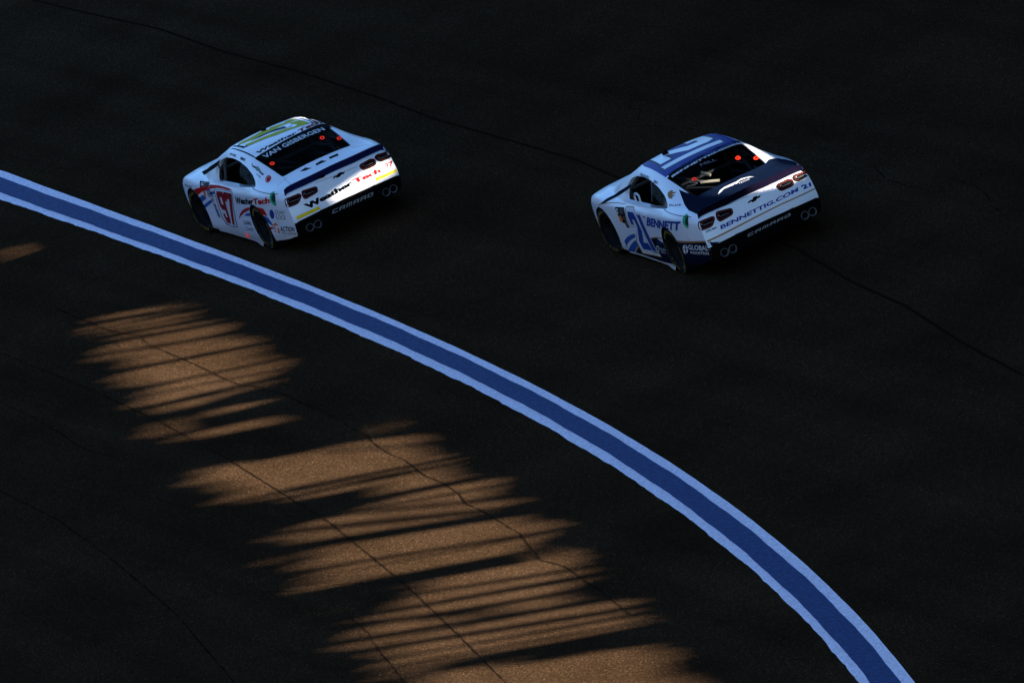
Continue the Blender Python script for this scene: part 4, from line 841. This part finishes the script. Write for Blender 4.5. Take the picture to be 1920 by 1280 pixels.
def apply_livery(root, k):
    for car_, name, kind, txt, pl, pts, mt, layer, opt in DECALS:
        if car_ != k: continue
        lift = .0014 + .0008*layer
        if kind == 'p':
            for q in pts[:1] if len(pts) == 1 else pts: lay(name, root, curve_mesh([q]), pl, None, M[mt], lift, thick=opt.get('thick', 0))
        elif kind == 'g':
            lay(name, root, curve_mesh(GLY[txt], opt.get('off', 0)), pl, pts, M[mt], lift, box=(0, 1, 0, 1))
        elif kind == 'r':
            lay(name, root, curve_mesh(ring2d(30, opt['r0'])), pl, pts, M[mt], lift)
        elif kind == 't' and txt == 'CAMARO':
            cs = []; x = 0
            for ch in txt: cs += [[(x + px*.86 + py*.12, py) for px, py in g] for g in CAMRO[ch]]; x += 1.08
            lay(name, root, curve_mesh(cs), pl, pts, M[mt], .024)
        elif kind == 't':
            if opt.get('heavy'):      # extra wide strokes: the outline laid again a little to each side
                for j, d in enumerate((-.007, 0, .007)):
                    a, b_, c, d_ = [Vector(q) for q in pts]; u = (b_ - a).normalized() * d
                    x = lay(name, root, text_mesh(txt, opt.get('bold', 0)), pl, [a + u, b_ + u, c + u, d_ + u], M[mt], lift + .0003*j)
                    if j == 0: first = x
                    else:
                        bm = bmesh.new(); bm.from_mesh(first.data); bm.from_mesh(x.data); bm.to_mesh(first.data); bm.free(); bpy.data.objects.remove(x)
            else: lay(name, root, text_mesh(txt, opt.get('bold', 0)), pl, pts, M[mt], lift)
        elif kind == 'tl':
            P = round_poly(pts, .03, 3)
            b = lay(name, root, curve_mesh([P]), pl, None, M['taillens'], lift, grid=.04, thick=.006)
            P1 = inset(P, .014); P2 = inset(P, .023); P3 = inset(P, .036)
            lay('tail_ring', b, curve_mesh([P1, P2]), pl, None, M['tailred'], lift + .009, grid=.04, thick=.004)
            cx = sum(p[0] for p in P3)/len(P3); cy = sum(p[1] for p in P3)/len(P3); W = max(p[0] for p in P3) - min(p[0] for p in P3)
            bar = [(cx - W*.40, cy - .012), (cx + W*.36, cy - .010), (cx + W*.36, cy - .002), (cx - W*.40, cy - .004)]  # pale bar painted as a glint across the lens
            lay('lens_glint', b, curve_mesh([bar]), pl, None, M['grey'], lift + .009, grid=.04)
            gl = [(cx + W*.42, cy + .002), (cx + W*.47, cy + .012), (cx + W*.40, cy + .020), (cx + W*.34, cy + .019)]  # bright corner mark painted as a glint
            lay('lens_glint', b, curve_mesh([gl]), pl, None, M['tailglint'], lift + .0095, grid=.04)
def seams(root, k):
    mt = M['black']
    L = [('L', [(-1.30,.905),(-1.62,.885),(-1.95,.875),(-2.20,.868)], .003), 
         ('L', [(-2.02,.62),(-2.05,.40),(-2.06,.24)], .002), ('T', [(-1.86,.52),(-1.92,.66),(-2.0,.74)], .003), ('T', [(-1.86,-.52),(-1.92,-.66),(-2.0,-.74)], .003),
         ('T', [(-1.80,.54),(-1.88,.56),(-2.35,.62)], .002), ('T', [(-.72,.56),(-.72,-.56)], .0015)]
    for pl, P, w in L:
        q = [(a, b + w) for a, b in P] + [(a, b - w) for a, b in reversed(P)] if abs(P[0][0]-P[-1][0]) > abs(P[0][1]-P[-1][1]) else [(a + w, b) for a, b in P] + [(a - w, b) for a, b in reversed(P)]
        lay('panel_seam', root, curve_mesh([q]), pl, None, mt, .0035)
    if k == 1:     # rivets along the lower door
        for i in range(16):
            x = .62 - i*.105; lay('rivet', root, curve_mesh([[(x-.008, .135), (x+.008, .135), (x+.008, .148), (x-.008, .148)]]), 'L', None, M['grey'], .005)
def extras(root, k):
    if k == 2:
        bm = bmesh.new(); bm_tube(bm, [(.16,.80,.79),(.16,.80,.90),(.13,.79,.945),(.06,.79,.955),(-.01,.79,.93),(-.03,.80,.86),(-.03,.80,.79)], .014)
        link("window_hoop", bm_mesh(bm, "window_hoop", 50), root, M['letterwhite'])
        for p, a, r in (((-1.22,.26,1.02), (-1.30,.02,.95), .020), ((-1.02,.14,1.09), (-1.12,.06,1.03), .022), ((-1.12,.36,1.06), (-1.20,.30,1.02), .014), ((-1.10,.42,1.02), (-1.18,.32,1.01), .008)):  # interior rods coloured cream to look sunlit
            bm = bmesh.new(); bm_tube(bm, [p, a], r); link("sunlit_rod", bm_mesh(bm, "sunlit_rod", 40), root, M['cream'])
        for x, z in ((.10,1.03),(.05,.93)):
            bm = bmesh.new(); bm_box(bm, (x-.03, .45, z-.006), (x+.03, .47, z+.008)); link("dash_light", bm_mesh(bm, "dash_light"), root, M['led'])
        bm = bmesh.new(); z0 = 1.27; bm_tube(bm, [(.02,.22,z0),(.02,.22,z0+.035),(-.02,.22,z0+.06)], [.04,.045,.03], 10); bm_tube(bm, [(.02,.22,z0+.04),(.02,.22,z0+.10)], .006, 6)
        link("roof_camera", bm_mesh(bm, "roof_camera", 50), root, M['satin'])
        bm = bmesh.new(); bm_tube(bm, [(-.42,.76,.87),(-.40,.66,1.12)], .010, 6); link("window_post", bm_mesh(bm, "window_post", 40), root, M['grey'])
    else:
        bm = bmesh.new(); z0 = 1.27; bm_tube(bm, [(.10,.02,z0),(.10,.02,z0+.03),(.04,.02,z0+.045)], [.035,.04,.02], 10); link("roof_camera", bm_mesh(bm, "roof_camera", 50), root, M['satin'])
        bm = bmesh.new(); bm_box(bm, (-.35,.79,.775), (.42,.815,.825)); link("window_sill", bm_mesh(bm, "window_sill"), root, M['grey'])
        bm = bmesh.new(); bm_tube(bm, [(.36,.74,.80),(.33,.66,1.06)], .022, 8); bm_tube(bm, [(.42,.74,.98),(.44,.73,1.06)], .010, 6); link("window_post", bm_mesh(bm, "window_post", 40), root, M['cagegrey'])
    # windscreen edge strip, hood outline and mirror
    lay("window_surround", root, curve_mesh([round_poly([(x, y) for x, y in ((-1.772,.550),(-1.772,-.550),(-.868,-.580),(-.868,.580))], .045), round_poly(REAR_WIN, .04)]), 'T', None, M['black'], .0016, grid=.024)
    bm = bmesh.new(); bm_tube(bm, [(.62,.90,.80),(.60,.97,.83)], .012, 6); bm_box(bm, (.50,.93,.81), (.56,1.03,.88)); 
    bm.free()
car1 = car("stock_car", (0, 0, 0), 0, 1, "white race car with red number 97 and yellow roof panel, leading near the blue line")
car2 = car("stock_car", (-12.1055, -1.8283, 0), -0.0297, 2, "white and navy race car with blue number 21, following on the right")
DECALS += [(k, 'corner_skin', 'p', '', 'R', [[(-2.62,.20),(-2.62,.452),(-2.38,.44),(-2.30,.30),(-2.28,.20)]], 'satin', 1, {}) for k in (1, 2)]
DECALS += [(2,'deck_paint','p','','T',[[(-1.62,.62),(-1.80,.735),(-2.1,.77),(-2.38,.735),(-2.425,.4),(-2.43,0),(-2.425,-.4),(-2.38,-.735),(-2.1,-.78),(-1.80,-.735),(-1.62,-.62),(-1.735,-.548),(-1.752,0),(-1.735,.548)]],'deepnavy',2,{}),
 (2,'roof_paint','p','','T',[[(.27,.50),(.27,-.50),(.10,-.545),(-.83,-.575),(-.845,0),(-.83,.575),(.10,.545)]],'royal',1,{}),
 (2,'roof_number','g','2','T',[(.22,.40),(-.34,.44),(-.34,-.40),(.22,-.38)],'greyline',2,{'off':.035}), (2,'roof_number','g','2','T',[(.22,.40),(-.34,.44),(-.34,-.40),(.22,-.38)],'white',3,{}),
 (2,'roof_number','p','','T',[[(-.44,.50),(-.44,-.44),(-.62,-.44),(-.62,.50)]],'greyline',2,{}), (2,'roof_number','p','','T',[[(-.46,.48),(-.46,-.42),(-.60,-.42),(-.60,.48)]],'white',3,{})]
for r_, k_ in ((car1, 1), (car2, 2)): apply_livery(r_, k_); seams(r_, k_); extras(r_, k_)
